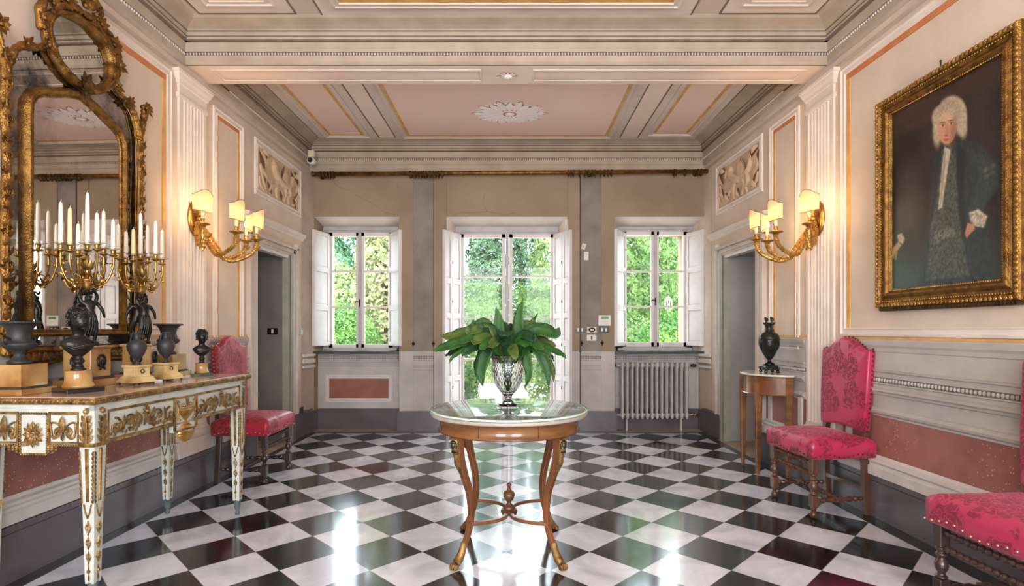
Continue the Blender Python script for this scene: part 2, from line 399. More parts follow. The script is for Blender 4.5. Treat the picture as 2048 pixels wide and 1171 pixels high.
def foliage(name, c, c2, sc_=1.6):
    m = bpy.data.materials.new(name); m.use_nodes = True; MATS[name] = m; nt = m.node_tree; b = nt.nodes['Principled BSDF']; out = [n for n in nt.nodes if n.type == 'OUTPUT_MATERIAL'][0]
    tc = node(nt, 'ShaderNodeTexCoord'); n = node(nt, 'ShaderNodeTexNoise'); n.inputs['Scale'].default_value = sc_; n.inputs['Detail'].default_value = 6; nt.links.new(tc.outputs['Object'], n.inputs['Vector'])
    r = node(nt, 'ShaderNodeValToRGB'); r.color_ramp.elements[0].position = .38; r.color_ramp.elements[1].position = .64
    r.color_ramp.elements[0].color = (*lin(c), 1); r.color_ramp.elements[1].color = (*lin(c2), 1)
    nt.links.new(n.outputs[0], r.inputs[0]); nt.links.new(r.outputs[0], b.inputs['Base Color']); b.inputs['Roughness'].default_value = .6
    t = node(nt, 'ShaderNodeBsdfTranslucent'); nt.links.new(r.outputs[0], t.inputs[0])
    mx = node(nt, 'ShaderNodeMixShader'); mx.inputs[0].default_value = .35; nt.links.new(b.outputs[0], mx.inputs[1]); nt.links.new(t.outputs[0], mx.inputs[2]); nt.links.new(mx.outputs[0], out.inputs[0])
foliage('hedge_leaf', (56,84,38), (108,136,72)); foliage('cypress_leaf', (46,74,52), (98,122,88)); foliage('tree_leaf', (76,100,52), (140,156,98)); foliage('bush_leaf', (44,86,26), (98,140,58))
foliage('olive_leaf', (84,90,52), (156,154,108)); foliage('cedar_leaf', (44,88,60), (88,132,92))
mat('gravel', (216,210,204), .9, c2=(176,168,162), scale=40, detail=6); mat('lawn', (108,146,66), .9, c2=(140,170,90), scale=30, detail=5)
mat('bark', (92,76,62), .9, c2=(70,58,48), scale=12); mat('house_stone', (190,170,150), .9)

# ================================================================ THE SETTING
YB = 6.86; CEIL = 3.63; XL = -2.57
def WL(n, y, z): return (XL+n, y, z)
def WR(n, y, z): return (2.56-.024*y-n, y, z)
Y0 = -2.1
# ---- floor
m = MB(); m.box(-2.75, 2.75, Y0, 7.62, -.12, 0)
floor = struct('floor', m, 'floor')
m = MB()                                                    # dark border of the paving along the walls, tan stone in the window bays
def strip(xa, ya, xb, yb, w, sx=0, sy=0):
    m.prism([(xa, ya, .0), (xb, yb, .0), (xb+sx*w, yb+sy*w, .0), (xa+sx*w, ya+sy*w, .0)], (0, 0, .0015))
strip(-2.55, Y0, -2.55, 6.82, .118, 1, 0)
strip(2.56-.024*Y0, Y0, 2.56-.024*6.8, 6.8, -.135, 1, 0)
m.box(-2.47, 2.33, 6.70, 6.805, 0, .0017)
struct('trim_1', m, 'ebony')
m = MB(); m.box(-2.55, 2.46, 6.80, 7.55, 0, .003); m.box(-3.5,-2.5,5.4,6.3,0,.002) ; m.box(2.36,3.4,5.4,6.3,0,.002); struct('trim_2', m, 'tan_stone')

# ---- side walls with their doorways
DY0, DY1, DZ = 5.42, 6.24, 2.12
def side_wall(name, W):
    m = MB(W)
    m.box(-.6, 0, Y0, DY0, 0, 3.9); m.box(-.6, 0, DY1, 7.7, 0, 3.9); m.box(-.6, 0, DY0, DY1, DZ, 3.9)
    return struct(name, m, 'cream_paint')
wall_l = side_wall('wall_left', WL); wall_r = side_wall('wall_right', WR)
for W, nm in ((WL, 'left'), (WR, 'right')):
    # wall behind the doorway, closing the passage
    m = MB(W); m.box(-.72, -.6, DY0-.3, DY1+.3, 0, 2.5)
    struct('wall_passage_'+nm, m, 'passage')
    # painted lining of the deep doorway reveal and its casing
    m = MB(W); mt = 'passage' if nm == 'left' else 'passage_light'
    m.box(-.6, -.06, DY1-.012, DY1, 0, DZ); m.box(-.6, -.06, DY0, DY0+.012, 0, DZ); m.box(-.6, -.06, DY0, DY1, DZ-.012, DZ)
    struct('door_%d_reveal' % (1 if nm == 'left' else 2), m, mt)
    m = MB(W)
    for i, (a, t) in enumerate(((.0, .02), (.05, .034), (.10, .02), (.14, .045))):
        w = (.05, .05, .04, .04)[i]
        m.box(0, t, DY1+a, DY1+a+w, 0.28 if i else 0, DZ+a+w*.2); m.box(0, t, DY0-a-w, DY0-a, .28 if i else 0, DZ+a+w*.2)
        m.box(0, t, DY0-a-w, DY1+a+w, DZ+a*.55, DZ+a*.55+w*.6)
    m.box(-.06, .012, DY1-.035, DY1, 0, DZ); m.box(-.06, .012, DY0, DY0+.035, 0, DZ); m.m = 1
    m.box(-.06, .012, DY0, DY1, DZ-.035, DZ+.01)
    struct('door_%d' % (1 if nm == 'left' else 2), m, ['casing' , 'white_wood'])
m = MB(WL); m.box(-.06, .016, DY1-.04, DY1+.0, 0, DZ); m.box(0,.03,DY1,DY1+.05,0,DZ+.03)
struct('trim_3', m, 'jamb_green')
m = MB(WR); m.box(-.06, .016, DY1-.04, DY1+.0, 0, DZ); m.box(0,.03,DY1,DY1+.05,0,DZ+.03)
struct('trim_4', m, 'jamb_green')

# ---- profiles run along the side walls: (z, rise)
def run(m, y0, y1, prof):
    pts = [(-.012, y0, prof[0][0])] + [(n, y0, z) for z, n in prof] + [(-.012, y0, prof[-1][0])]
    a = [m.f(*p) if m.f else p for p in pts]; b = [m.f(p[0], y1, p[2]) for p in pts]
    g = m.f; m.f = None; m.loops([a, b], closed=True, cap0=True, cap1=True); m.f = g
def beads(m, W, y0, y1, z, n, r, step, ax=1):
    k = int((y1-y0)/step)
    for i in range(k):
        y = y0+(i+.5)*step; g = m.f; m.f = None
        m.ball(W(n, y, z), (r, r*.95, r*1.25), 6, 4); m.f = g
DADO = [(.685,.004),(.69,.012),(.70,.012),(.712,.03),(.728,.036),(.745,.02),(.75,.008),(.832,.008),(.838,.022),(.852,.026),(.862,.04),(.876,.04),(.884,.018),(.905,.014),(.91,.026),(.917,.026),(.919,.004)]
DADO2 = [(.95,.004),(.952,.016),(.985,.016),(.99,.03),(1.0,.032),(1.004,.01),(1.12,.01),(1.126,.016),(1.15,.018),(1.165,.026),(1.19,.028),(1.196,.02),(1.204,.02),(1.206,.008)]
SKIRT = [(.288,.01),(.292,.05),(.35,.05),(.356,.036),(.37,.034),(.385,.048),(.40,.046),(.408,.02),(.425,.012)]
for W, nm, i0 in ((WL, 'left', 5), (WR, 'right', 20)):
    seg = ((Y0, 4.06), (4.56, DY0-.18))
    m = MB(W)
    for a, b in seg: run(m, a, b, DADO)
    m.m = 0
    for a, b in seg: run(m, a, b, DADO2)
    m.m = 1
    for a, b in seg: m.box(-.01, .006, a, b, .917, .952)
    m.m = 2
    for a, b in seg:
        if b > Y0+1: beads(m, W, max(a, 1.9), b, .934, .014, .0105, .0265)
    struct('trim_%d' % i0, m, ['dado_grey', 'dado_dark', 'dado_grey'])
    m = MB(W)
    for a, b in seg: m.box(-.01, .009, a, b, 1.206, 1.222)
    struct('trim_%d' % (i0+1), m, 'ochre_line')
    m = MB(W)
    for a, b in seg: m.box(-.01, .005, a, b, .42, .69)
    struct('trim_%d' % (i0+2), m, 'red_panel')
    m = MB(W)
    for a, b in ((Y0, 4.06), (4.56, DY0-.18)): run(m, a, b, SKIRT)
    # white frame of the narrow red panels beside the pilaster
    for y in (3.955, 4.60, 5.12): m.box(-.01, .022, y, y+.05, .40, .70)
    struct('trim_%d' % (i0+3), m, 'dado_light')
    m = MB(W); pr = .05 if nm == 'left' else .03
    for a, b in ((Y0, DY0-.05), (DY1+.05, 6.84)):
        run(m, a, b, [(0, pr), (.245, pr), (.25, pr-.006), (.252, pr+.006), (.286, pr+.006), (.291, .012)])
    struct('baseboard_'+nm, m, 'base_grey', bevel=.003)
    # cornice band
    m = MB(W); rng = (Y0, 4.255), (4.56, 6.86)
    for a, b in rng:
        run(m, a, b, [(3.335,.004),(3.345,.014),(3.352,.02),(3.40,.02)]); run(m, a, b, [(3.428,.02),(3.50,.026),(3.505,.045),(3.53,.05)])
        run(m, a, b, [(3.53,.04),(3.56,.05),(3.572,.06),(3.585,.06),(3.60,.10),(3.615,.16),(3.64,.20)])
    m.m = 1
    for a, b in rng: run(m, a, b, [(3.398,.006),(3.43,.006)]); run(m, a, b, [(3.50,.052),(3.512,.052)]); run(m, a, b, [(3.53,.054),(3.538,.054)]); run(m, a, b, [(3.566,.062),(3.573,.062)])
    m.m = 2
    beads(m, W, 1.4, 4.255, 3.413, .016, .0095, .0235); beads(m, W, 4.9, 6.86, 3.413, .016, .0095, .0235)
    m.m = 0
    struct('trim_%d' % (i0+4), m, ['cornice_grey', 'cornice_dark', 'ceil_light'])
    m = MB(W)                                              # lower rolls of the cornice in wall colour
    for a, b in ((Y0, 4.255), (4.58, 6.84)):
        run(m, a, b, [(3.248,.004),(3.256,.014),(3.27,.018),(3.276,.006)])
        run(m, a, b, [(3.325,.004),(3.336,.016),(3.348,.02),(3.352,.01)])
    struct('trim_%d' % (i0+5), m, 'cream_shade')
    # big panel mouldings
    f = lambda a, b, n, W=W: W(n, a, b)
    m = MB()
    ringprof(m, f, -1.8, 4.085, 1.226, 3.212, [(0,0),(0,.014),(.012,.018),(.02,.008),(.045,.008),(.05,.016),(.06,.004)])
    ringprof(m, f, 4.655, 5.165, 1.1, 3.19, [(0,0),(0,.014),(.012,.018),(.02,.008),(.045,.008),(.05,.016),(.06,.004)])
    oy0, oy1 = (5.40, 6.56) if nm == 'left' else (5.31, 6.44)
    ringprof(m, f, oy0, oy1, 2.62, 3.185, [(0,0),(0,.014),(.012,.02),(.022,.006),(.045,.006),(.055,.014),(.064,0)])
    m.f = W; run(m, 5.2, 6.62, [(2.335,.004),(2.345,.02),(2.36,.024),(2.375,.045),(2.395,.05),(2.41,.055),(2.418,.01)])
    struct('trim_%d' % (i0+6), m, 'cream_light')
    m = MB(); lw = [(0,0),(0,.007),(.032,.007),(.032,0)]
    m.f = W
    m.box(0, .007, -1.7, 3.99+.03, 3.11, 3.15); m.box(0, .006, 4.72, 5.10, 3.10, 3.135); 
    if nm == 'right': m.box(0, .006, 4.70, 4.735, 1.167, 3.10)
    else: m.box(0, .006, 4.70, 4.735, 1.167, 3.10)
    struct('trim_%d' % (i0+7), m, 'orange_line')
    m = MB(W)
    m.box(0, .007, 3.985, 4.02, 1.23, 3.11); m.box(0, .006, 5.07, 5.10, 1.15, 3.10); m.box(0, .006, 4.73, 5.07, 1.15, 1.18)
    struct('trim_%d' % (i0+8), m, 'ochre_line')
    # fluted pilaster
    m = MB(W)
    y0, y1 = 4.165, 4.53; nfl = 7; P = [(0, y0)]; wv = (y1-y0-.06)/nfl
    P += [(.018, y0), (.018, y0+.03)]
    for i in range(nfl):
        a = y0+.03+i*wv
        for q in range(6):
            t = PI*(q+.5)/6; P.append((.018-.013*math.sin(t), a+wv*.12+wv*.76*(q+.5)/6))
        P.append((.018, a+wv*.88+.0001)); P.append((.018, a+wv*1.1))
    P += [(.018, y1), (0, y1)]
    g0 = [W(n, y, .498) for n, y in P]; g1 = [W(n, y, 3.06) for n, y in P]; m.f = None
    m.loops([g0, g1], closed=True, cap0=True, cap1=True); m.f = W
    def capring(zs):
        L = []
        for z, o in zs: L.append([W(0, y0-o, z), W(.018+o*.55, y0-o, z), W(.018+o*.55, y1+o, z), W(0, y1+o, z)])
        m.f = None; m.loops(L, closed=True, cap0=True, cap1=True); m.f = W
    capring([(3.045,.0),(3.05,.012),(3.07,.016),(3.085,.012),(3.09,.0),(3.15,.004),(3.155,.014),(3.18,.022),(3.20,.04),(3.225,.048),(3.228,.058),(3.25,.06)])
    capring([(.29,.055),(.41,.055),(.412,.04),(.42,.05),(.44,.052),(.455,.04),(.462,.024),(.475,.022),(.49,.008),(.52,.0)])
    struct('trim_%d' % (i0+9), m, 'cream_light', bevel=.0)
    # relief overdoor: background
    m = MB(W); m.box(0, .004, oy0+.06, oy1-.06, 2.68, 3.12)
    # carved winged beast, scrolls and acanthus, half sunk in the ground
    cy, cz = (oy0+oy1)/2, 2.9
    sgn = 1 if nm == 'left' else -1
    def rl(pts, rad, e=(1, .55)):
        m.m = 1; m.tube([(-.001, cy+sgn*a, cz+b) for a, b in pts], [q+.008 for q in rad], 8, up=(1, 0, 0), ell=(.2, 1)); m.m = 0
        m.tube([(.006, cy+sgn*a, cz+b) for a, b in pts], rad, 8, up=(1, 0, 0), ell=(.8, 1))
    def curve(P): return [(p[0], p[1]) for p in bez([(a, b, 0) for a, b in P], 7)]
    def taper(k, r0, r1): return [r0+(r1-r0)*i/(k-1) for i in range(k)]
    for P, r0, r1 in (
        ([(.34,.12),(.26,.02),(.12,-.02),(-.02,.0),(-.12,.06),(-.16,.13)], .035, .055),   # body and neck
        ([(-.16,.13),(-.22,.17),(-.29,.13),(-.31,.08)], .045, .014),                      # head
        ([(-.05,0),(-.12,-.08),(-.2,-.1),(-.26,-.17)], .034, .014), ([(-.06,-.02),(-.1,-.12),(-.08,-.2)], .03, .014),
        ([(.22,0),(.26,-.09),(.2,-.14),(.24,-.205)], .038, .014), ([(.12,-.02),(.16,-.12),(.1,-.2)], .03, .014),
        ([(.34,.1),(.42,.1),(.46,.02),(.4,-.06),(.34,-.03)], .024, .01),
        ([(.34,-.19),(.42,-.16),(.48,-.06)], .016, .022), ([(-.32,-.2),(-.4,-.1),(-.47,.05)], .014, .024), ([(-.36,-.2),(-.46,-.16),(-.49,-.08)], .012, .02)):
        c = curve(P); rl(c, taper(len(c), r0, r1))
    for i in range(7):                                                                 # wing feathers
        a = 1.25-.17*i; L = .26-.012*i
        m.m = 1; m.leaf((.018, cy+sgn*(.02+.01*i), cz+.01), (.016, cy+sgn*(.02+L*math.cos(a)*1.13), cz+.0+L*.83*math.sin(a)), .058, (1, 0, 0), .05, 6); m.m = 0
        m.leaf((.022, cy+sgn*(.02+.01*i), cz+.01), (.020, cy+sgn*(.02+L*math.cos(a)*1.1), cz+.0+L*.8*math.sin(a)), .045, (1, 0, 0), .4, 6)
    for (a, b, a2, b2, w) in ((-.48,.19,-.36,.02,.07),(-.42,.2,-.3,.16,.06),(-.45,.0,-.34,-.12,.06),(.47,.2,.36,.14,.07),(.48,.16,.44,.02,.06),(.48,-.02,.38,-.12,.06),(.3,.2,.36,.1,.05),(-.2,-.19,-.3,-.08,.05),(.05,-.2,.0,-.1,.05),(.44,-.2,.36,-.1,.06)):
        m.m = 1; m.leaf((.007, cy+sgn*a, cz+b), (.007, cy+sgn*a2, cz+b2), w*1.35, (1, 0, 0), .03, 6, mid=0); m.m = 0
        m.leaf((.012, cy+sgn*a, cz+b), (.016, cy+sgn*a2, cz+b2), w, (1, 0, 0), .5, 6)
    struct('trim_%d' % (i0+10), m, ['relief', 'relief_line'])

# ---- back wall with its three window bays
def F(x): return (x-1027)
m = MB()
ZT = 2.692; YF = 7.23; ZTI = 2.626; YO = 7.62
# full piers and upper wall
m.box(-2.6, 2.5, YB, YO, ZT, 3.9)
m.box(-1.435, -1.25, YB, YF, .0, ZT); m.box(-1.02, -.843, YB, YF, .0, ZT); m.box(-1.26, -1.0, YB+.045, YF, 0, ZT)
m.box(.68, .85, YB, YF, 0, ZT); m.box(1.105, 1.271, YB, YF, 0, ZT); m.box(.83, 1.12, YB+.045, YF, 0, ZT)
# outer leaf around the frames
for a, b in ((-2.9, -2.50), (-1.56, -.80), (.62, 1.40), (2.30, 2.9)): m.box(a, b, YF+.0, YO, 0, 3.0)
m.box(-2.9, 2.9, YF, YO, 2.56, 3.0)
m.box(-2.52, -1.5, YF, YO, 0, 1.0); m.box(1.36, 2.4, YF, YO, 0, 1.0)
# end pieces towards the side walls
m.box(-2.7, -2.511, YB-.0, YO, 0, ZT); m.box(2.433, 2.7, YB, YO, 0, ZT)
wb = struct('wall_back', m, 'tan_wall')
# splayed reveals
def reveal(name, xa, xb, xa2, xb2, zb):
    m = MB()
    m.add([(xa, YB, ZT), (xb, YB, ZT), (xb2, YF, ZTI), (xa2, YF, ZTI), (xa, YB, ZT+.05), (xb, YB, ZT+.05), (xb2, YF, ZT+.05), (xa2, YF, ZT+.05)], [(0,1,2,3)], False)
    for p, q, s in ((xa, xa2, -1), (xb, xb2, 1)):
        if (q-p)*s < -.01:
            m.prism([(p, YB+.001, zb), (q, YF, zb), (p+.0, YF, zb)], (0, 0, ZT-zb))
    return struct(name, m, 'cream_light')  # paler cream puts the daylight on the reveals into the colour
reveal('trim_40', -2.511, -1.435, -2.534, -1.525, 1.0); reveal('trim_41', -.843, .68, -.763, .584, 0); reveal('trim_42', 1.271, 2.433, 1.366, 2.361, 1.0)
# lighter plank faces, grey strips
m = MB()
for a, b in ((-1.435, -1.262), (-1.002, -.843), (.68, .832), (1.105, 1.271)): m.box(a, b, YB-.014, YB+.001, .245, 1.0)
struct('trim_43', m, 'dado_grey')
m = MB()
for a, b in ((-1.435, -1.262), (-1.002, -.843), (.68, .832), (1.105, 1.271)): m.box(a, b, YB-.014, YB+.001, 1.0, 3.24)
struct('trim_62', m, 'tan_wall')
m = MB()
m.box(-1.262, -1.002, YB-.004, YB+.0, 1.0, 3.24); m.box(.832, 1.105, YB-.004, YB, 1.0, 3.24)
struct('trim_44', m, 'taupe_strip')
m = MB()
m.box(-1.008, -.998, YB-.012, YB-.003, .25, 3.24); m.box(.828, .838, YB-.012, YB-.003, .25, 3.24)
struct('trim_45', m, 'iron')
# grey dado of the strips
def rx(m, x0, x1, y, prof):   # profile run along x on a wall facing -Y
    a = [(x0, y+.01, prof[0][0])]+[(x0, y-n, z) for z, n in prof]+[(x0, y+.01, prof[-1][0])]; b = [(x1, p[1], p[2]) for p in a]
    m.loops([a, b], closed=True, cap0=True, cap1=True)
def bx(m, x0, x1, y, z, r=.009, step=.021):
    for i in range(int((x1-x0)/step)): m.ball((x0+(i+.5)*step, y, z), (r*.85, r, r*1.2), 6, 4)
m = MB()
for a, b in ((-1.262, -1.008), (.838, 1.105)):
    m.m = 0; m.box(a, b, YB-.006, YB+.05, .24, 1.0)
    rx(m, a, b, YB-.006, [(.76,.0),(.765,.012),(.775,.014),(.785,.004),(.80,.004),(.806,.014),(.82,.014),(.826,.004)]); rx(m, a, b, YB-.006, [(.88,.002),(.885,.012),(.90,.012)]); rx(m, a, b, YB-.006, [(.94,.004),(.955,.012),(.965,.016),(.975,.016),(.985,.0)])
    m.m = 1; m.box(a, b, YB-.009, YB, .905, .938); m.m = 2; bx(m, a, b, YB-.012, .921)
struct('trim_46', m, ['dado_grey', 'dado_dark', 'dado_light'])
# aprons under the two side windows
YA = 7.0
for i, (a, b) in enumerate(((-2.50, -1.45), (1.285, 2.36))):
    m = MB()
    m.box(a-.02, b+.02, YA, YA+.3, 0, .985)
    rx(m, a, b, YA, [(.80,.0),(.806,.014),(.82,.018),(.826,.006),(.835,.006),(.84,.016),(.85,.016),(.856,.0)]); rx(m, a, b, YA, [(.875,.0),(.88,.012),(.89,.012)]); rx(m, a, b, YA, [(.932,.0),(.94,.012),(.965,.016),(.98,.02)])
    m.m = 1; m.box(a, b, YA-.004, YA, .892, .93); m.m = 2; bx(m, a, b, YA-.008, .912)
    if i == 0:
        m.m = 2; f = lambda x, z, n: (x, YA-n, z)
        g = (-2.415, -1.555, .345, .69)
        ringprof(m, f, *g, [(0,0),(0,.012),(.012,.016),(.02,.006),(.035,.006),(.04,.014),(.05,.002)])
        m.m = 3; m.box(g[0]+.05, g[1]-.05, YA-.003, YA, g[2]+.05, g[3]-.05)
    struct('trim_%d' % (47+i), m, ['dado_grey', 'dado_dark', 'dado_light', 'terracotta'])
m = MB()
for a, b in ((-1.45, -.843), (.68, 1.285)): m.box(a, b, 6.80, YB+.02, 0, .25)
m.box(-2.50, -1.45, YA-.03, YA, 0, .262); m.box(1.285, 2.36, YA-.03, YA, 0, .262)
m.prism([(-2.57,6.3,0),(-2.515,6.3,0),(-2.50,6.82,0),(-2.50,YA,0),(-2.57,YA,0)], (0,0,.258)); m.prism([(2.46,6.3,0),(2.385,6.3,0),(2.37,6.76,0),(2.36,YA,0),(2.46,YA,0)], (0,0,.258))
m.box(-1.462,-1.448,6.82,YA,0,.25); m.box(1.283,1.297,6.82,YA,0,.25)
struct('baseboard_back', m, 'base_grey')
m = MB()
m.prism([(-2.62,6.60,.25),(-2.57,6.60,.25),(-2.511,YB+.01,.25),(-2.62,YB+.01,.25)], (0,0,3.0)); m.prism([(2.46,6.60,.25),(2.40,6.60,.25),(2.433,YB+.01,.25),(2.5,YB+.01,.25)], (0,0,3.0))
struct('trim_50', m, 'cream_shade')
m = MB()
for X, s in ((-2.565, 1), (2.40, -1)):
    for z, h in ((.80,.03),(.86,.05),(.94,.03)):
        m.prism([(X, 6.62, z), (X+s*.02, 6.62, z), (X+s*.075, YB, z), (X, YB, z)], (0,0,h))
struct('trim_51', m, 'dado_light')
# cornice of back wall and beam
def xcornice(name, y, x0, x1, low):
    m = MB()
    rx(m, x0, x1, y, [(3.335,.004),(3.345,.014),(3.352,.02),(3.40,.02)]); rx(m, x0, x1, y, [(3.428,.02),(3.50,.026),(3.505,.045),(3.53,.05)])
    rx(m, x0, x1, y, [(3.53,.04),(3.56,.05),(3.572,.06),(3.585,.06),(3.60,.10),(3.615,.16),(3.64,.20)])
    if low: rx(m, x0, x1, y, [(3.25,.0),(3.256,.03),(3.27,.04),(3.28,.016),(3.335,.012)])
    m.m = 1; rx(m, x0, x1, y, [(3.398,.006),(3.43,.006)]); rx(m, x0, x1, y, [(3.50,.052),(3.512,.052)]); rx(m, x0, x1, y, [(3.53,.054),(3.538,.054)]); rx(m, x0, x1, y, [(3.566,.062),(3.573,.062)])
    m.m = 2; bx(m, x0, x1, y-.016, 3.413, .0095, .0235)
    struct(name, m, ['cornice_grey', 'cornice_dark', 'ceil_light'])
xcornice('trim_52', YB, -2.56, 2.42, True); xcornice('trim_53', 4.255, XL, 2.46, False)
# the beam
m = MB(); m.box(-2.62, 2.52, 4.255, 4.58, 3.335, 3.9)
f = lambda x, y, n: (x, y, 3.335-n)
m.m = 1
for a, b in ((-2.40, -.26), (.155, 2.33)): ringprof(m, f, a, b, 4.325, 4.52, [(0,0),(0,.006),(.012,.009),(.018,.002),(.028,.002)])
beam = struct('trim_54', m, ['beam_paint', 'ceil_light'])
def rosette(m, c, rx_, ry_, nl, rows, z, down=-1, line=True):
    if line:
        m.m = 1
        for i in range(nl):
            a = 2*PI*i/nl; vr = 1-.14*(i % 2)
            m.leaf((c[0]+rx_*.25*math.cos(a), c[1]+ry_*.25*math.sin(a), z+down*.002), (c[0]+rx_*1.04*vr*math.cos(a), c[1]+ry_*1.04*vr*math.sin(a), z+down*.002), rx_*.31, (0, 0, down), .02, 5, mid=0)
        m.lathe([(1,0),(1,.001),(0,.001)], 24, (c[0], c[1], z+down*.012), Matrix(((rx_*.34,0,0),(0,ry_*.34,0),(0,0,down))))
        m.m = 0
    for r_ in range(rows):
        k = nl-2*r_; q0 = .12+.0*r_; q1 = 1-.27*r_
        for i in range(k):
            a = 2*PI*(i+.5*(r_ % 2))/k; vr = 1-.14*((i+r_) % 2)
            b = (c[0]+rx_*q1*.35*math.cos(a), c[1]+ry_*q1*.35*math.sin(a), z+down*(.004+.004*r_)); t = (c[0]+rx_*q1*vr*math.cos(a), c[1]+ry_*q1*vr*math.sin(a), z+down*(.004+.004*r_))
            m.leaf(b, t, rx_*.21*q1, (0, 0, down), .22, 5)
    m.ball((c[0], c[1], z+down*.008), (rx_*.14, ry_*.14, .02), 12, 6)
    for i in range(14):
        a = 2*PI*i/14; m.ball((c[0]+rx_*.24*math.cos(a), c[1]+ry_*.24*math.sin(a), z+down*.01), .012, 6, 4)
m = MB(); rosette(m, (-.045, 4.43), .088, .07, 12, 2, 3.335)
tag(m.build('rosette', ['ceil_rosette', 'rosette_line'], None), kind='structure').name = 'trim_55'
# ---- ceiling
m = MB(); m.box(-2.9, 2.9, Y0-.1, 7.6, CEIL, CEIL+.25)
struct('ceiling', m, 'ceil_paint')
m = MB(); m.box(-2.57, 2.46, 4.57, 6.88, CEIL-.002, CEIL+.01); struct('ceiling_bay', m, 'ceil_far')  # paler copy of the ceiling paint, bounced window light put into the colour
f = lambda x, y, n: (x, y, CEIL-n)
OUT = [(0,0),(0,.020),(.016,.024),(.024,.010)]
m = MB(); m2 = MB(); m3 = MB()
for (a, b, y0, y1, ins) in ((-1.455, 1.31, 4.5, 6.80, .2), (-2.40, -1.64, 4.5, 6.77, .2), (1.517, 2.25, 4.5, 6.70, .19), (-1.44, 1.335, .9, 4.11, .22), (-2.35, -1.617, .9, 4.07, .21), (1.533, 2.26, .9, 4.07, .21)):
    m.m = 1; ringprof(m, f, a, b, y0, y1, [(0,0),(0,.006),(.014,.006),(.014,.0)])
    m.m = 0; ringprof(m, f, a+.014, b-.014, y0+.014, y1-.014, [(0,.004),(ins-.09,.004)])
    m.m = 2; q = ins-.095; ringprof(m, f, a+q, b-q, y0+q, y1-q, [(0,.004),(0,.018),(.012,.02),(.02,.008),(.04,.008),(.046,.016),(.054,.016),(.06,.004)])
    q = ins-.035; ringprof(m2, f, a+q, b-q, y0+q, y1-q, [(0,.004),(0,.007),(.035,.007),(.035,.004)])
    q = ins; m3.box(a+q, b-q, y0+q, y1-q, CEIL-.005, CEIL)
struct('trim_56', m, ['ceil_light', 'cornice_dark', 'ceil_light']); struct('trim_57', m2, 'ochre_line'); struct('trim_58', m3, 'ceil_pink')
m = MB(); rosette(m, (-.04, 5.93), .41, .32, 20, 3, CEIL-.004)
for i in range(40):
    a = 2*PI*i/40; m.leaf((-.04+.3*math.cos(a), 5.93+.23*math.sin(a), CEIL-.006), (-.04+.39*math.cos(a+.06), 5.93+.3*math.sin(a+.06), CEIL-.006), .035, (0,0,-1), .2, 4)
tag(m.build('ceiling_rosette', ['ceil_rosette', 'rosette_line']), kind='structure').name = 'trim_59'
m = MB()
def crack(P, r=.0016): m.tube([((x-1027)*(YB-.002)/1090, YB-.002, EYE+(659-y)*(YB-.002)/1090) for x, y in P], r, 4)
crack([(664,362),(680,375),(700,381),(722,395),(748,408),(770,424),(792,430)]); crack([(793,368),(802,385),(806,404)]); crack([(905,430),(925,424),(950,426),(975,422),(1010,430),(1030,425)]); crack([(968,390),(966,408),(975,424)])
struct('trim_63', m, 'crack_line')
# unseen rear wall of the hall; window frames added round the fill lights
m = MB(); m.box(-3, 3, Y0-.2, Y0, 0, .55); m.box(-3, 3, Y0-.2, Y0, 3.25, 3.9)
for a, b in ((-3, -1.9), (-.4, .35), (1.85, 3)): m.box(a, b, Y0-.2, Y0, .55, 3.25)
struct('wall_rear', m, 'cream_paint')
for i, (a, b) in enumerate(((-1.9, -.4), (.35, 1.85))):
    m = MB()
    for x in (a, b-.05): m.box(x, x+.05, Y0-.16, Y0-.02, .55, 3.25)
    m.box(a, b, Y0-.16, Y0-.02, .55, .62); m.box(a, b, Y0-.16, Y0-.02, 3.17, 3.25)
    struct('window_%d' % (4+i), m, 'white_wood')
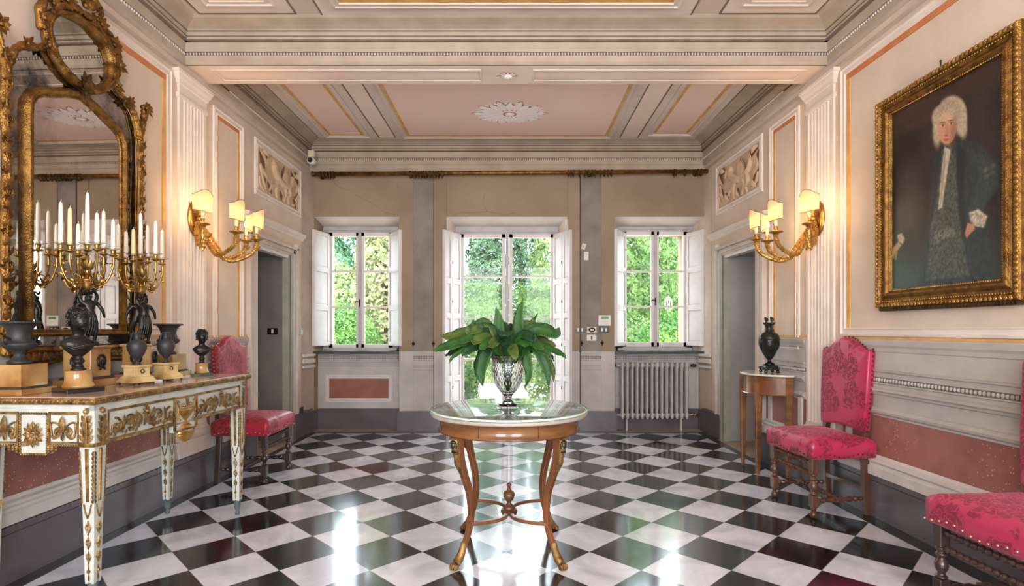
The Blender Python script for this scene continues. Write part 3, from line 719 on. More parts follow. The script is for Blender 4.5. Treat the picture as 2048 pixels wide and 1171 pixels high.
# ================================================================ WINDOWS, SHUTTERS, GARDEN, FITTINGS
def window(idx, xs, zt, zb, munt, frame_x, frame_zb, hw=.05):
    """xs = glass edges [l0,l1,r0,r1]; leaf frames, muntins and panes"""
    y = YF
    m = MB()
    l0, l1, r0, r1 = xs
    # fixed outer frame
    a, b = frame_x
    m.box(a, l0-.045, y-.03, y+.05, frame_zb, zt+.05); m.box(r1+.045, b, y-.03, y+.05, frame_zb, zt+.05)
    m.box(a, b, y-.03, y+.05, zt+.045, 2.63); m.box(a+.02, b-.02, y-.045, y-.02, zt+.075, zt+.10)
    m.box(a, b, y-.03, y+.05, frame_zb, zb-.055)
    if frame_zb > .5: m.box(a+.01, b-.01, y-.055, y-.02, frame_zb, frame_zb+.035)
    root = struct('window_%d' % idx, m, 'frame_wood')
    # two opening leaves
    for p, q in ((l0, l1), (r0, r1)):
        m = MB(); sh = 1 if p == l0 else -1
        m.box(p-.045, p, y-.045, y+.02, zb-.055, zt+.045); m.box(q, q+.045, y-.045, y+.02, zb-.055, zt+.045)
        m.box(p-.045, q+.045, y-.045, y+.02, zt, zt+.045); m.box(p-.045, q+.045, y-.045, y+.02, zb-.055, zb)
        for z in munt: m.box(p, q, y-.04, y+.012, z-.012, z+.012); m.box(p, q, y-.048, y-.04, z-.006, z+.006)
        lf = m.build('window_leaf', 'white_wood', root)
        m = MB(); m.box(p-.004, q+.004, y-.016, y-.011, zb-.004, zt+.004); m.build('pane', 'pane_glass', lf)
    m = MB(); c = (l1+r0)/2                                   # meeting cover strip and handle
    m.box(c-.02, c+.02, y-.06, y-.044, zb-.05, zt+.04)
    m.build('cover_strip', 'frame_wood', root)
    m = MB(); hz = zb+ (zt-zb)*.38
    m.box(c-.008, c+.008, y-.07, y-.06, hz-.05, hz+.05); m.tube([(c, y-.075, hz+.01), (c-.03, y-.085, hz+.02), (c-.055, y-.08, hz+.012)], [.007,.006,.009], 8); m.ball((c, y-.075, hz+.01), .012)
    m.build('handle', 'iron', root)
    return root
window(1, (-2.388, -2.076, -1.970, -1.645), 2.504, 1.078, (2.04, 1.568), (-2.53, -1.525), 1.0)
window(2, (-.657, -.153, -.013, .491), 2.484, .27, (1.973, 1.418, .88), (-.765, .586), 0)
window(3, (1.486, 1.817, 1.917, 2.242), 2.517, 1.104, (2.04, 1.575), (1.364, 2.36), 1.0)
m = MB(); m.box(-2.53, -1.435, YB-.012, YF-.03, .968, 1.0); struct('trim_60', m, 'slate')
m = MB(); m.box(1.275, 2.40, YB-.012, YF-.03, .968, 1.0); struct('trim_61', m, 'slate')

def shutter(label, hx, fx, fy, z0, z1, panels, fold=False):
    """board shutter hinged at (hx, YF) and open so that its free edge is at (fx, fy)"""
    root = empty('shutter', (hx, YF-.06, z0))
    d = Vector((fx-hx, fy-(YF-.06), 0)); L = d.length; d.normalize(); nrm = Vector((-d.y, d.x, 0))
    if nrm.x*(hx) > 0 : nrm = -nrm                          # face towards the opening's middle
    H = z1-z0
    def P(a, t, z): return tuple(d*a+nrm*t+Vector((0, 0, z)))
    T = .034
    m = MB(lambda a, t, z: P(a, t, z))
    ws = [(0, L)] if not fold else [(0, L*.54), (L*.56, L)]
    for a, b in ws:
        st = .045
        m.box(a, a+st, -T, T*.2, 0, H); m.box(b-st, b, -T, T*.2, 0, H)
        zs = panels
        for z in zs: m.box(a+st, b-st, -T, T*.2, z-.035, z+.035)
        m.box(a+st, b-st, -T, T*.2, 0, .05); m.box(a+st, b-st, -T, T*.2, H-.05, H)
    fr = m.build('shutter_frame', 'white_wood', root, bevel=.003)
    m = MB(lambda a, t, z: P(a, t, z))
    for a, b in ws:
        edges = [.05]+[z for z in panels]+[H-.05]
        m.box(a+.02, b-.02, -T*.7, -T*.25, .02, H-.02)
        for i in range(len(edges)-1):
            q0 = edges[i]+(.035 if i else 0)+.008; q1 = edges[i+1]-(.035 if i < len(edges)-2 else 0)-.008
            for t in (.1, .5, .9):
                pass
            m.box(a+.055, b-.055, -T*.3, -T*.05, q0+.01, q1-.01)
    m.build('shutter_panel', 'white_wood', root)
    for z in (.22, H-.22):
        m = MB(lambda a, t, zz: P(a, t, zz)); m.lathe([(.007,-.03),(.007,.03)], 8, (-.008, -.012, z)); m.box(0, .05, -T-.002, -T, z-.012, z+.012)
        m.build('hinge', 'iron', root)
    if fold:
        for z in (.5, 1.05, 1.6, 2.1):
            m = MB(lambda a, t, zz: P(a, t, zz)); m.box(L*.54, L*.56, 0, T*.4, z-.02, z+.02); m.build('fold_hinge', 'iron', root)
    tag(root, label, 'shutter', 'window shutters')
    return root
pn = (.47, .96); H0 = 1.064
shutter('white panelled shutter on the left side of the left window, above the red panel', -2.42, -2.485, 6.80, 1.064, 2.524, (.49, .98))
shutter('narrow-looking white shutter on the right side of the left window', -1.615, -1.41, 6.84, 1.064, 2.524, (.49, .98))
shutter('tall folding shutter left of the glazed garden door, beside the grey strip', -.69, -.86, 6.80, .03, 2.52, (.62, 1.07, 1.42, 1.86), True)
shutter('tall folding shutter right of the glazed garden door, near the switches', .525, .705, 6.80, .03, 2.52, (.62, 1.07, 1.42, 1.86), True)
shutter('narrow-looking white shutter on the left side of the window over the radiator', 1.455, 1.27, 6.84, 1.064, 2.535, (.49, .98))
shutter('broad white panelled shutter on the right side of the window over the radiator', 2.275, 2.39, 6.84, 1.064, 2.535, (.49, .98))

# ---- curtain rod and rings
RODZ = 3.20; RY = 6.73
root = empty('curtain_rod', (0, RY, RODZ))
m = MB(); m.tube([(-2.44, 0, -.01), (2.37, 0, .025)], .026, 14); m.build('rod', 'gold', root)
for X in (-2.46, 2.39):
    m = MB(); s = -1 if X < 0 else 1; z = -.01 if X < 0 else .025
    m.lathe([(.0,-.03),(.022,-.025),(.03,-.01),(.018,.0),(.034,.014),(.036,.026),(.02,.036),(.0,.044)], 12, (X, 0, z), Matrix.Rotation(s*PI/2, 3, 'Y')); m.build('finial', 'gold_dark', root)
for X in (-2.40, -1.1, .95, 2.28):
    m = MB(); z = -.01+.035*(X+2.44)/4.81
    m.tube([(X, .12, z+.0), (X, .04, z-.03), (X, 0, z-.027)], .009, 8); m.lathe([(.03,0),(.03,.012)], 10, (X, .118, z), Matrix.Rotation(-PI/2, 3, 'X')); m.build('bracket', 'gold_dark', root)
tag(root, 'long gilded curtain rod spanning the wall above all three windows', 'curtain rod')
m = MB()
n1, n2 = 20, 8; rr, r2 = .038, .0075; vs = []; fs = []
for i in range(n1):
    a = 2*PI*i/n1
    for j in range(n2):
        b = 2*PI*j/n2; q = rr+r2*math.cos(b); vs.append((r2*math.sin(b), q*math.cos(a), q*math.sin(a)))
for i in range(n1):
    for j in range(n2): fs.append((i*n2+j, ((i+1) % n1)*n2+j, ((i+1) % n1)*n2+(j+1) % n2, i*n2+(j+1) % n2))
m.add(vs, fs, True); m.ball((0, 0, -rr-.008), (.005,.008,.01), 6, 4)
ring0 = m.build('curtain_ring', 'gold_dark')
groups = (([642,649,655,661,667], 'dark gilt curtain ring bunched at the left end of the rod'),
          ([821,826,831,838,843,848,853,860,866,872,877,884], 'dark gilt curtain ring in the bunch above the left grey strip'),
          ([1137,1142,1147,1158,1170,1177,1184,1190,1200,1209,1216,1223], 'dark gilt curtain ring in the bunch above the right grey strip'),
          ([1348,1352,1370,1396,1402], 'dark gilt curtain ring among the scattered ones at the right end of the rod'))
first = True
for xs, lb in groups:
    for x in xs:
        o = ring0 if first else ring0.copy()
        if not first: COL.objects.link(o)
        first = False
        X = (x-1027)*RY/1090
        o.location = (X, RY, RODZ-.01+.035*(X+2.44)/4.81-.012); o.rotation_euler = (R.uniform(-.1,.1), 0, R.uniform(-.35,.35))
        tag(o, lb, 'curtain ring', lb.replace('dark gilt curtain ring', 'curtain rings'))

# ---- small fittings on the back wall
def PX(x, y, Y): return ((x-1027)*Y/1090, Y, EYE+(659-y)*Y/1090)
def plate(name, x, y, w, h, mt, label, cat, Y=YB-.016, d=.012, extra=()):
    c = PX(x, y, Y); k = Y/1090; root = empty(name, c)
    m = MB(); m.box(-w*k/2, w*k/2, -d, .01, -h*k/2, h*k/2); m.build('plate', mt, root, bevel=.002)
    for (nm, ex, ez, ew, eh, em) in extra:
        m = MB(); m.box((ex-ew/2)*k, (ex+ew/2)*k, -d-.004, -d+.001, (ez-eh/2)*k, (ez+eh/2)*k); m.build(nm, em, root)
    return tag(root, label, cat)
Ys = YB-.005
plate('light_switch', 1160, 659, 20, 12, 'plastic_black', 'black wall plate with two white switches, left of the brass-edged plate', 'switch', Ys, extra=(('rocker', -4, 0, 3.2, 7, 'plastic_white'), ('rocker', 4, 0, 3.2, 7, 'plastic_white')))
plate('light_switch', 1208, 659, 19, 12, 'plastic_black', 'black wall plate with two switches just under the white thermostat', 'switch', YB-.016, extra=(('rocker', -4, 0, 3.2, 7, 'plastic_white'), ('rocker', 4, 0, 3.2, 7, 'plastic_white')))
o = plate('wall_socket', 1183.5, 659, 19, 12, 'plastic_cream', 'cream framed wall plate between the two black switch plates', 'socket', Ys)
m = MB(); k = Ys/1090
m.lathe([(.038,0),(.042,.004),(.034,.008)], 16, (0,-.012,0), Matrix.Rotation(PI/2,3,'X'), ell=(1,.7)); m.build('oval_rim', 'plastic_black', o)
m = MB(); m.cbox((0,-.022,0), (.045,.004,.022)); m.build('rocker', 'plastic_cream', o)
plate('wall_socket', 1183, 675, 19, 12, 'plastic_white', 'white socket plate with one black slot below the row of switches', 'socket', Ys, extra=(('socket_slot', 0, 0, 3, 7, 'plastic_black'),))
plate('thermostat', 1208.5, 640.5, 25, 21, 'plastic_white', 'white thermostat with a green display left of the right window', 'thermostat', YB-.016, .028, extra=(('display', 0, 5.5, 15, 4.5, 'lcd'), ('button', 0, -2, 18, 1.2, 'plastic_cream'), ('button', 6, -6, 3, 2, 'plastic_cream')))
plate('motion_sensor', 1172, 512, 9, 17, 'plastic_white', 'small white box sensor on the right grey strip', 'sensor', Ys, .03, extra=(('lens', 0, 3, 5, 4, 'plastic_cream'),))
o = plate('junction_box', 1167, 493, 8.5, 12, 'plastic_cream', 'cream tilted box above the white sensor on the right grey strip', 'box', Ys, .02, extra=(('screw', 0, 0, 1.5, 1.5, 'iron'),)); o.rotation_euler = (0, .3, 0)
for x, y, lb in ((827, 687, 'dark curtain hook on the left edge of the left grey strip'), (867, 687, 'dark curtain hook on the right edge of the left grey strip'), (1163, 686, 'dark curtain hook on the left edge of the right grey strip'), (1204, 685, 'dark curtain hook on the right edge of the right grey strip')):
    c = PX(x, y, YB-.016); m = MB(); m.lathe([(.0,0),(.018,.001),(.02,.006),(.008,.012),(.007,.03),(.013,.036),(.012,.044),(.0,.047)], 10, (0,0,0), Matrix.Rotation(PI/2, 3, 'X')); m.leaf((0,-.012,0),(0,-.012,.04),.02,(0,-1,0),.2,4); m.leaf((0,-.012,0),(0,-.012,-.04),.02,(0,-1,0),.2,4)
    o = m.build('curtain_hook', 'iron', loc=c); tag(o, lb, 'hook')
m = MB(); X = .838
pth = [(X, YB-.022, z) for z in (3.2, 2.7, 2.2, 1.7, 1.27, .9, .5, .25)]; m.tube(pth, .006, 6); m.ball((X, YB-.02, 1.0), .014)
tag(m.build('wall_cable', 'pipe_brown'), 'brown cable running down the left edge of the right grey strip', 'cable')
# security camera in the far left corner
c = PX(623, 316, 6.62); root = empty('security_camera', c)
m = MB(); m.box(-.035, .035, -.02, .05, .015, .09); m.build('mount', 'plastic_cream', root, bevel=.004)
m = MB(); m.lathe([(.0,-.06),(.04,-.055),(.046,-.03),(.046,.03),(.034,.045),(.0,.046)], 18, (0,0,-.035), Matrix.Rotation(PI/2, 3, 'X')); m.build('camera_body', 'plastic_white', root)
m = MB(); m.lathe([(.032,.0),(.03,.006),(.014,.008),(.013,.003),(.0,.003)], 16, (0,-.046,-.035), Matrix.Rotation(PI/2, 3, 'X')); m.build('lens', 'plastic_black', root)
tag(root, 'small white security camera under the cornice in the far left corner', 'camera')
# switch inside the left doorway, sockets on the side walls
root = empty('light_switch', ((546-1027)*6.226/1090, 6.226, EYE-(662-659)*6.226/1090)); m = MB(); m.box(-.06,.06,-.012,.0,-.037,.037); m.build('plate','plastic_black',root,bevel=.002); m = MB(); m.box(-.012,.012,-.017,-.012,-.022,.022); m.build('rocker','plastic_white',root)
tag(root, 'black switch plate on the reveal inside the left doorway', 'switch')
def sideplate(W, y, z, n, w, h, mt, lb, cat, nm):
    root = empty(nm, W(n, y, z)); m = MB(); s = 1 if W is WL else -1; m.box(0 if s > 0 else -.012, .012 if s > 0 else 0, -w/2, w/2, -h/2, h/2); m.build('plate', mt, root, bevel=.002)
    m = MB(); m.box(.01*s if s > 0 else -.016, .016 if s > 0 else -.01, -w*.18, w*.18, -h*.25, h*.25); m.build('insert', 'plastic_white' if mt != 'plastic_black' else 'iron', root); return tag(root, lb, cat)
sideplate(WL, 6.49, 1.245, .036, .11, .085, 'jamb_green', 'greenish switch plate on the casing between left doorway and corner', 'switch', 'light_switch')
sideplate(WL, 6.48, .31, .045, .09, .085, 'plastic_black', 'black socket low on the wall right of the left doorway', 'socket', 'wall_socket')
sideplate(WR, 5.32, .32, .036, .09, .085, 'plastic_black', 'black socket low on the wall behind the half-moon table', 'socket', 'wall_socket')

# ---- radiator
RX0, RX1, RZ0, RZ1, RYc = 1.335, 2.20, .165, .855, 6.86
n = 14; step = (RX1-RX0)/n; root = empty('radiator', ((RX0+RX1)/2, RYc, 0))
xm = (RX0+RX1)/2
for i in range(n):
    x = RX0+(i+.5)*step-xm; m = MB()
    m.tube([(x, 0, RZ0+.04), (x, 0, RZ1-.04)], .0205, 16, caps=False, up=(0, 1, 0), ell=(3.0, 1))
    for z, s in ((RZ0+.035, -1), (RZ1-.035, 1)):
        m.ball((x, 0, z), (step*.44, .072, .036), 12, 8)
        m.ball((x, -.045, z+s*.004), (.022, .024, .046), 12, 8)
    m.build('radiator_section', 'radiator', root)
for z in (RZ0+.035, RZ1-.035):
    m = MB(); m.tube([(RX0-xm-.04, 0, z), (RX1-xm+.02, 0, z)], .019, 8); m.build('header_pipe', 'radiator', root)
m = MB(); m.tube([(RX1-xm+.0, 0, RZ1-.035), (RX1-xm+.05, 0, RZ1-.035)], .017, 8); m.lathe([(.0,-.03),(.018,-.028),(.022,.0),(.018,.028),(.0,.03)], 10, (RX1-xm+.07, 0, RZ1-.035), Matrix.Rotation(PI/2,3,'Y')); m.build('valve', 'iron', root)
m = MB(); m.tube([(RX1-xm, 0, RZ0+.035), (RX1-xm+.13, .0, RZ0+.035)], .012, 8); m.lathe([(.0,-.02),(.02,-.018),(.02,.018),(.0,.02)], 10, (RX1-xm+.09, 0, RZ0+.035), Matrix.Rotation(PI/2,3,'Y')); m.build('lower_valve', 'brass', root)
m = MB(); m.ball((RX0-xm-.045, 0, RZ1-.035), (.012,.02,.02)); m.build('vent_plug', 'iron', root)
m = MB(); m.box(RX0-xm+.08, RX0-xm+.1, -.01, .06, .0, RZ0+.02); m.build('foot', 'radiator', root); m = MB(); m.box(RX1-xm-.1, RX1-xm-.08, -.01, .06, .0, RZ0+.02); m.build('foot', 'radiator', root)
tag(root, 'white-grey column radiator standing under the right window', 'radiator')

# ================================================================ THE GARDEN
GZ = -.16
def P3(x, y, Y): return PX(x, y, Y)
m = MB(); m.box(-30, 30, YO, 60, GZ-.2, GZ); struct('ground', m, 'gravel')
m = MB(); m.box(-30, -2.6, 15, 60, GZ, GZ+.02); m.box(3.2, 30, 15, 60, GZ, GZ+.02); struct('ground_lawn', m, 'lawn')
m = MB(); m.box(-12, 12, 7.62, 7.75, -.3, 5.2); 
def leafy(name, label, cat, mt, base, surf, n, size, trunk=None, group=None, drop=0, core=None, seed=1):
    """surf(u,v,rnd) -> (point, normal); thousands of small leaves over a soft core"""
    rr = random.Random(seed); m = MB(); mc = MB()
    for i in range(n):
        p, nn = surf(rr.random(), rr.random(), rr)
        p = Vector(p); nn = Vector(nn).normalized(); q = noise.noise(p*1.9); p = p+nn*(q*.22*drop)
        d = Vector((rr.gauss(0,1), rr.gauss(0,1), rr.gauss(0,1)+.3)); d = (d-nn*d.dot(nn)*.6).normalized()
        s = size*rr.uniform(.6, 1.3); sd = (nn+Vector((rr.gauss(0,.5), rr.gauss(0,.5), rr.gauss(0,.5)))).cross(d).normalized()
        m.add([p-sd*s*.35, p+d*s*.9+nn*s*.2, p+sd*s*.35, p-d*s*.2], [(0,1,2,3)], False)
    if core is not None:
        for p, r_ in core: m.ball(p, r_, 18, 12)
    o = m.build(name, mt, fix=False) if trunk is None else None
    if o is not None:
        o.location = base; return tag(o, label, cat, group)
    root = empty(name, base); m.build('foliage', mt, root, fix=False)
    mt_ = MB(); mt_.tube(trunk[0], trunk[1], 8); mt_.build('trunk', 'bark', root)
    return tag(root, label, cat, group)
def ell_surf(rx_, ry_, rz_, zc, depth=.25):
    def f(u, v, r):
        a = 2*PI*u; c = 2*v-1; s = math.sqrt(max(0, 1-c*c)); k = 1-depth*r.random()**2
        return ((rx_*s*math.cos(a)*k, ry_*s*math.sin(a)*k, zc+rz_*c*k), (s*math.cos(a)/rx_, s*math.sin(a)/ry_, c/rz_))
    return f
def cone_surf(r0, h, z0, depth=.3, power=.7):
    def f(u, v, r):
        a = 2*PI*u; q = v; rad = r0*((1-q)**power)*(.55+.45*min(1, q*6)); k = 1-depth*r.random()**2
        return ((rad*k*math.cos(a), rad*k*math.sin(a), z0+h*q), (math.cos(a), math.sin(a), .3))
    return f
def box_surf(wx, wy, h, depth=.12):
    def f(u, v, r):
        t = r.random()
        if t < .62: p = ((u-.5)*wx, -wy/2+depth*r.random()**2, v*h); nn = (0, -1, 0)
        elif t < .85: p = ((u-.5)*wx, (v-.5)*wy, h-depth*r.random()**2); nn = (0, 0, 1)
        else: p = ((.5 if u > .5 else -.5)*wx, (v-.5)*wy, r.random()*h); nn = (1 if u > .5 else -1, 0, 0)
        return p, nn
    return f
TR = lambda h, r=.12: ([(0,0,0),(0,0,h)], [r, r*.6])
def at_(x, Y): return ((x-1027)*Y/1090, Y, GZ)
# left window
leafy('clipped_bush', 'big clipped round green bush filling the lower left panes of the left window', 'bush', 'bush_leaf', at_(678, 12.5), ell_surf(.92, .85, 1.03, .98), 9000, .075, drop=.6, seed=2)
leafy('flowering_shrub', 'pale flowering shrub low behind the right leaf of the left window', 'shrub', 'olive_leaf', at_(775, 11.2), ell_surf(.5, .5, .62, .45), 2600, .07, drop=1, seed=3)
leafy('leafy_shrub', 'bright green shrub behind the round bush in the left window', 'shrub', 'tree_leaf', at_(700, 19), ell_surf(1.9, 1.5, 1.7, 1.9), 6500, .15, drop=2, seed=4)
leafy('conifer_tree', 'feathery olive-green conifer filling the right leaf of the left window', 'tree', 'olive_leaf', at_(768, 16), cone_surf(1.15, 7.6, .5), 11000, .14, TR(7, .14), drop=2, seed=5)
root = empty('cedar_tree', at_(560, 21)); root.scale = (1.16,)*3                  # the cedar whose branches cross the left window
m = MB(); m.tube([(0,0,0),(0,0,8)], [.35,.2], 10); m.build('trunk', 'bark', root)
for (a, b, z0, z1, dy) in ((0, 3.2, 6.1, 3.6, -1.4), (0, 2.9, 5.4, 2.9, -1.2), (0, 4.3, 5.4, 3.3, .4)):
    mb = MB(); pts = bez([(a, 0, z0), (b*.4, dy*.4, z0-.5), (b*.75, dy*.8, (z0+z1)/2-.1), (b, dy, z1)], 6); mb.tube(pts, [.09*(1-i/len(pts))+.015 for i in range(len(pts))], 7); mb.build('branch', 'bark', root)
    mf = MB(); rr = random.Random(int(z0*10))
    for i in range(2300):
        q = rr.random(); p = pts[int(q*(len(pts)-1))]; p = Vector(p)+Vector((rr.gauss(0,.14), rr.gauss(0,.25), -abs(rr.gauss(0,.13))+.05))
        d = Vector((rr.gauss(.5,.5), rr.gauss(0,.5), rr.gauss(-.5,.4))).normalized(); s = .12; sd = d.cross(Vector((rr.gauss(0,1),1,rr.gauss(0,1)))).normalized()
        mf.add([p-sd*s*.25, p+d*s, p+sd*s*.25, p-d*s*.2], [(0,1,2,3)], False)
    mf.build('needles', 'cedar_leaf', root, fix=False)
tag(root, 'cedar with drooping branches across the upper left panes of the left window', 'tree')
# middle door
leafy('cypress_tree', 'broad dark cypress filling the upper left pane of the garden door', 'tree', 'cypress_leaf', at_(972, 26), cone_surf(1.15, 9.5, .6, .3, .45), 12000, .17, TR(9, .16), 'cypresses behind the garden door', drop=1.6, seed=6)
leafy('cypress_tree', 'slim cypress left of the lighter trunk, behind the upper right pane of the garden door', 'tree', 'cypress_leaf', at_(1040, 30), cone_surf(.62, 10, .6, .3, .45), 6000, .17, TR(9, .14), 'cypresses behind the garden door', drop=1.2, seed=7)
leafy('cypress_tree', 'slim cypress in the middle of the upper right pane of the garden door', 'tree', 'cypress_leaf', at_(1073, 33), cone_surf(.68, 10, .6, .3, .45), 6000, .17, TR(9, .14), 'cypresses behind the garden door', drop=1.2, seed=8)
leafy('light_tree', 'light green tree at the right edge of the upper right door pane', 'tree', 'tree_leaf', at_(1108, 27), ell_surf(1.1, 1, 3.4, 4.2), 5000, .17, TR(4, .12), drop=2, seed=9)
leafy('clipped_hedge', 'clipped hedge left of the gravel path behind the garden door', 'hedge', 'hedge_leaf', at_(945, 17), box_surf(2.3, 1.4, 2.78), 9000, .09, drop=.7, seed=10)
leafy('clipped_hedge', 'clipped hedge right of the gravel path behind the garden door', 'hedge', 'hedge_leaf', at_(1082, 17), box_surf(1.45, 1.4, 2.72), 7500, .09, drop=.7, seed=11)
leafy('low_hedge', 'low clipped hedge in front of the left tall hedge', 'hedge', 'tree_leaf', at_(950, 15), box_surf(1.7, .7, 1.5), 4500, .085, drop=.6, seed=12)
leafy('low_hedge', 'low clipped hedge in front of the right tall hedge', 'hedge', 'tree_leaf', at_(1085, 15), box_surf(1.1, .7, 1.5), 3500, .085, drop=.6, seed=13)
leafy('small_shrub', 'small green shrub by the gravel at the left of the door glass', 'shrub', 'hedge_leaf', at_(936, 9.3), ell_surf(.24, .22, .38, .42), 900, .07, drop=1, seed=14)
leafy('small_shrub', 'pale small shrub by the gravel at the right of the door glass', 'shrub', 'tree_leaf', at_(1085, 9.3), ell_surf(.27, .22, .42, .45), 1000, .065, drop=1, seed=15)
# right window
leafy('clipped_bush', 'round clipped bush in the lower right panes of the right window', 'bush', 'bush_leaf', at_(1342, 12.5), ell_surf(.80, .75, .98, .83), 6500, .07, drop=.6, seed=16)
leafy('broad_tree', 'broad light green tree behind the left panes of the right window', 'tree', 'hedge_leaf', at_(1255, 18), ell_surf(1.5, 1.4, 3.6, 3.9, .35), 11000, .15, TR(4, .16), drop=2.4, seed=17)
leafy('broad_tree', 'pale leafy tree behind the right panes of the right window', 'tree', 'tree_leaf', at_(1355, 24), ell_surf(1.7, 1.6, 4.2, 4.2, .35), 12000, .16, TR(4, .16), drop=2.4, seed=18)
leafy('leafy_shrub', 'green shrub low in the left panes of the right window', 'shrub', 'hedge_leaf', at_(1262, 14), ell_surf(.7, .6, 1.0, .8), 4000, .09, drop=1.4, seed=19)
# distant belt of trees
for i, (x, Y, h, lb) in enumerate(((600, 40, 9, 'hazy far tree at the left edge of the left window'), (790, 46, 9, 'hazy far tree behind the conifer in the left window'), (1300, 36, 11, 'tall far tree between the two light trees in the right window'))):
    leafy('distant_tree', lb, 'tree', 'tree_leaf', at_(x, Y), ell_surf(3, 2, h/2, h/2+.5), 6000, .3, TR(4, .2), 'far trees', drop=3, seed=30+i)
# lantern on a post seen through the right window
root = empty('garden_lantern', at_(1337, 14.5)); LS = .7
m = MB(); m.tube([(0,0,0),(0,0,1.95)], .02, 8); m.build('post', 'dado_grey', root)
m = MB(); m.lathe([(.03,1.93),(.08,1.98),(.11,2.17),(.11,2.18),(.03,2.27),(.0,2.3)], 6); m.build('lamp_head', 'pane_glass', root)
m = MB(); 
for i in range(6):
    a = 2*PI*i/6; m.tube([(.08*math.cos(a), .08*math.sin(a), 1.98), (.115*math.cos(a), .115*math.sin(a), 2.18), (.015*math.cos(a), .015*math.sin(a), 2.3)], .008, 5)
m.build('lamp_cage', 'dado_grey', root)
tag(root, 'white garden lantern above the round bush behind the right window', 'lantern')
root = empty('garden_statue', at_(1001, 14)); m = MB(); m.lathe([(.16,0),(.16,.2),(.1,.25),(.1,1.0),(.15,1.05),(.15,1.1)], 10); m.build('pedestal', 'gravel', root)
m = MB(); m.lathe([(.05,1.1),(.12,1.2),(.15,1.35),(.1,1.48),(.05,1.5),(.0,1.6)], 12); m.build('urn', 'gravel', root); tag(root, 'pale stone garden urn on a pedestal before the left hedge', 'urn')
# ================================================================ CENTRE TABLE, CRYSTAL VASE, LEAVES
TC = (-.026, 3.175)
root = empty('round_table', (TC[0], TC[1], 0))
m = MB(); m.lathe([(.40,.782),(.452,.784),(.455,.79),(.455,.80),(.448,.804),(.0,.804)], 96); m.build('tabletop', 'table_stone', root)
m = MB(); m.lathe([(.378,.8042),(.378,.8052),(.404,.8052),(.404,.8042)], 96, caps=False); m.build('inlay_band', 'walnut_dark', root)
m = MB(); m.lathe([(.0,.8062),(.445,.8062),(.452,.808),(.454,.812),(.452,.816),(.445,.818),(.0,.818)], 96); m.build('glass_top', 'table_glass', root)
m = MB(); m.lathe([(.4525,.8062),(.4555,.808),(.4565,.812),(.4555,.816),(.4525,.818)], 96, caps=False); m.build('glass_edge', 'glass_edge', root)
m = MB()
m.lathe([(.400,.700),(.410,.702),(.410,.708),(.402,.712),(.402,.772),(.41,.776),(.412,.783),(.0,.783)], 96)
m.build('apron', 'cherry', root)
m = MB(); m.lathe([(.4035,.706),(.4115,.704),(.4115,.700),(.39,.699)], 96, caps=False)
for i in range(8):
    a = PI/8+i*PI/4; c, s = math.cos(a), math.sin(a); m.tube([(.403*c,.403*s,.712),(.403*c,.403*s,.772)], .0025, 5)
m.build('apron_stringing', 'walnut', root)
for i in range(4):
    a = PI/4+i*PI/2; ca, sa = math.cos(a), math.sin(a)
    f = lambda p, ca=ca, sa=sa: (p[0]*ca-p[1]*sa, p[0]*sa+p[1]*ca, p[2])
    pr = [(.365,.70),(.372,.64),(.362,.57),(.335,.48),(.305,.40),(.292,.33),(.29,.27),(.298,.21),(.318,.15),(.345,.105)]
    pts = bez([(r, 0, z) for r, z in pr], 4); k = len(pts)
    m = MB(); m.tube([f(p) for p in pts], [.029-.010*(j/(k-1)) if j < k-1 else .019 for j in range(k)], 4, smooth=False, up=(ca, sa, 0), ell=(1, .92))
    leg = m.build('leg', 'cherry_leg', root, bevel=.004)
    # bronze lion-paw shoe
    m = MB(lambda x, y, z, ca=ca, sa=sa: (x*ca-y*sa, x*sa+y*ca, z))
    m.tube(bez([(.338,0,.125),(.352,0,.085),(.372,0,.05),(.395,0,.03)], 4), [.0195,.0195,.02,.02,.0205,.021,.022,.023,.024,.024,.024,.024,.023], 12)
    for t in (-1.5,-.5,.5,1.5):
        m.ball((.417-.006*abs(t), t*.0125, .016), (.018,.0075,.0155), 8, 6); m.ball((.428-.006*abs(t), t*.0125, .008), (.007,.004,.006), 6, 4)
    m.build('paw_foot', 'gilt_pale', leg)
    # gilt and patinated head mount at the knee
    m = MB(lambda x, y, z, ca=ca, sa=sa: (x*ca-y*sa, x*sa+y*ca, z))
    m.tube(bez([(.392,0,.697),(.40,0,.66),(.398,0,.62),(.382,0,.56),(.366,0,.52)], 3), [.02,.021,.022,.023,.022,.02,.018,.016,.014,.012,.009,.006,.003], 10)
    for q in range(5):
        t = (q-2)*.5; m.leaf((.39, .028*math.sin(t), .60-.01*abs(q-2)), (.372, .018*math.sin(t), .52-.012*(2-abs(q-2))), .014, (1,0,0), .4, 4)
    m.box(.372,.42,-.024,.024,.689,.699)
    m.build('knee_mount', 'gilt_pale', leg)
    m = MB(lambda x, y, z, ca=ca, sa=sa: (x*ca-y*sa, x*sa+y*ca, z))
    m.ball((.412,0,.660), (.017,.017,.022), 12, 8); m.ball((.427,0,.655), (.006,.005,.006), 6, 4); m.ball((.411,0,.675), (.019,.020,.012), 10, 6); m.tube([(.405,0,.645),(.405,0,.62)], [.012,.018], 10)
    m.ball((.409,.017,.655),(.006,.006,.016),6,5); m.ball((.409,-.017,.655),(.006,.006,.016),6,5)
    m.build('bronze_head', 'bronze_green', leg)
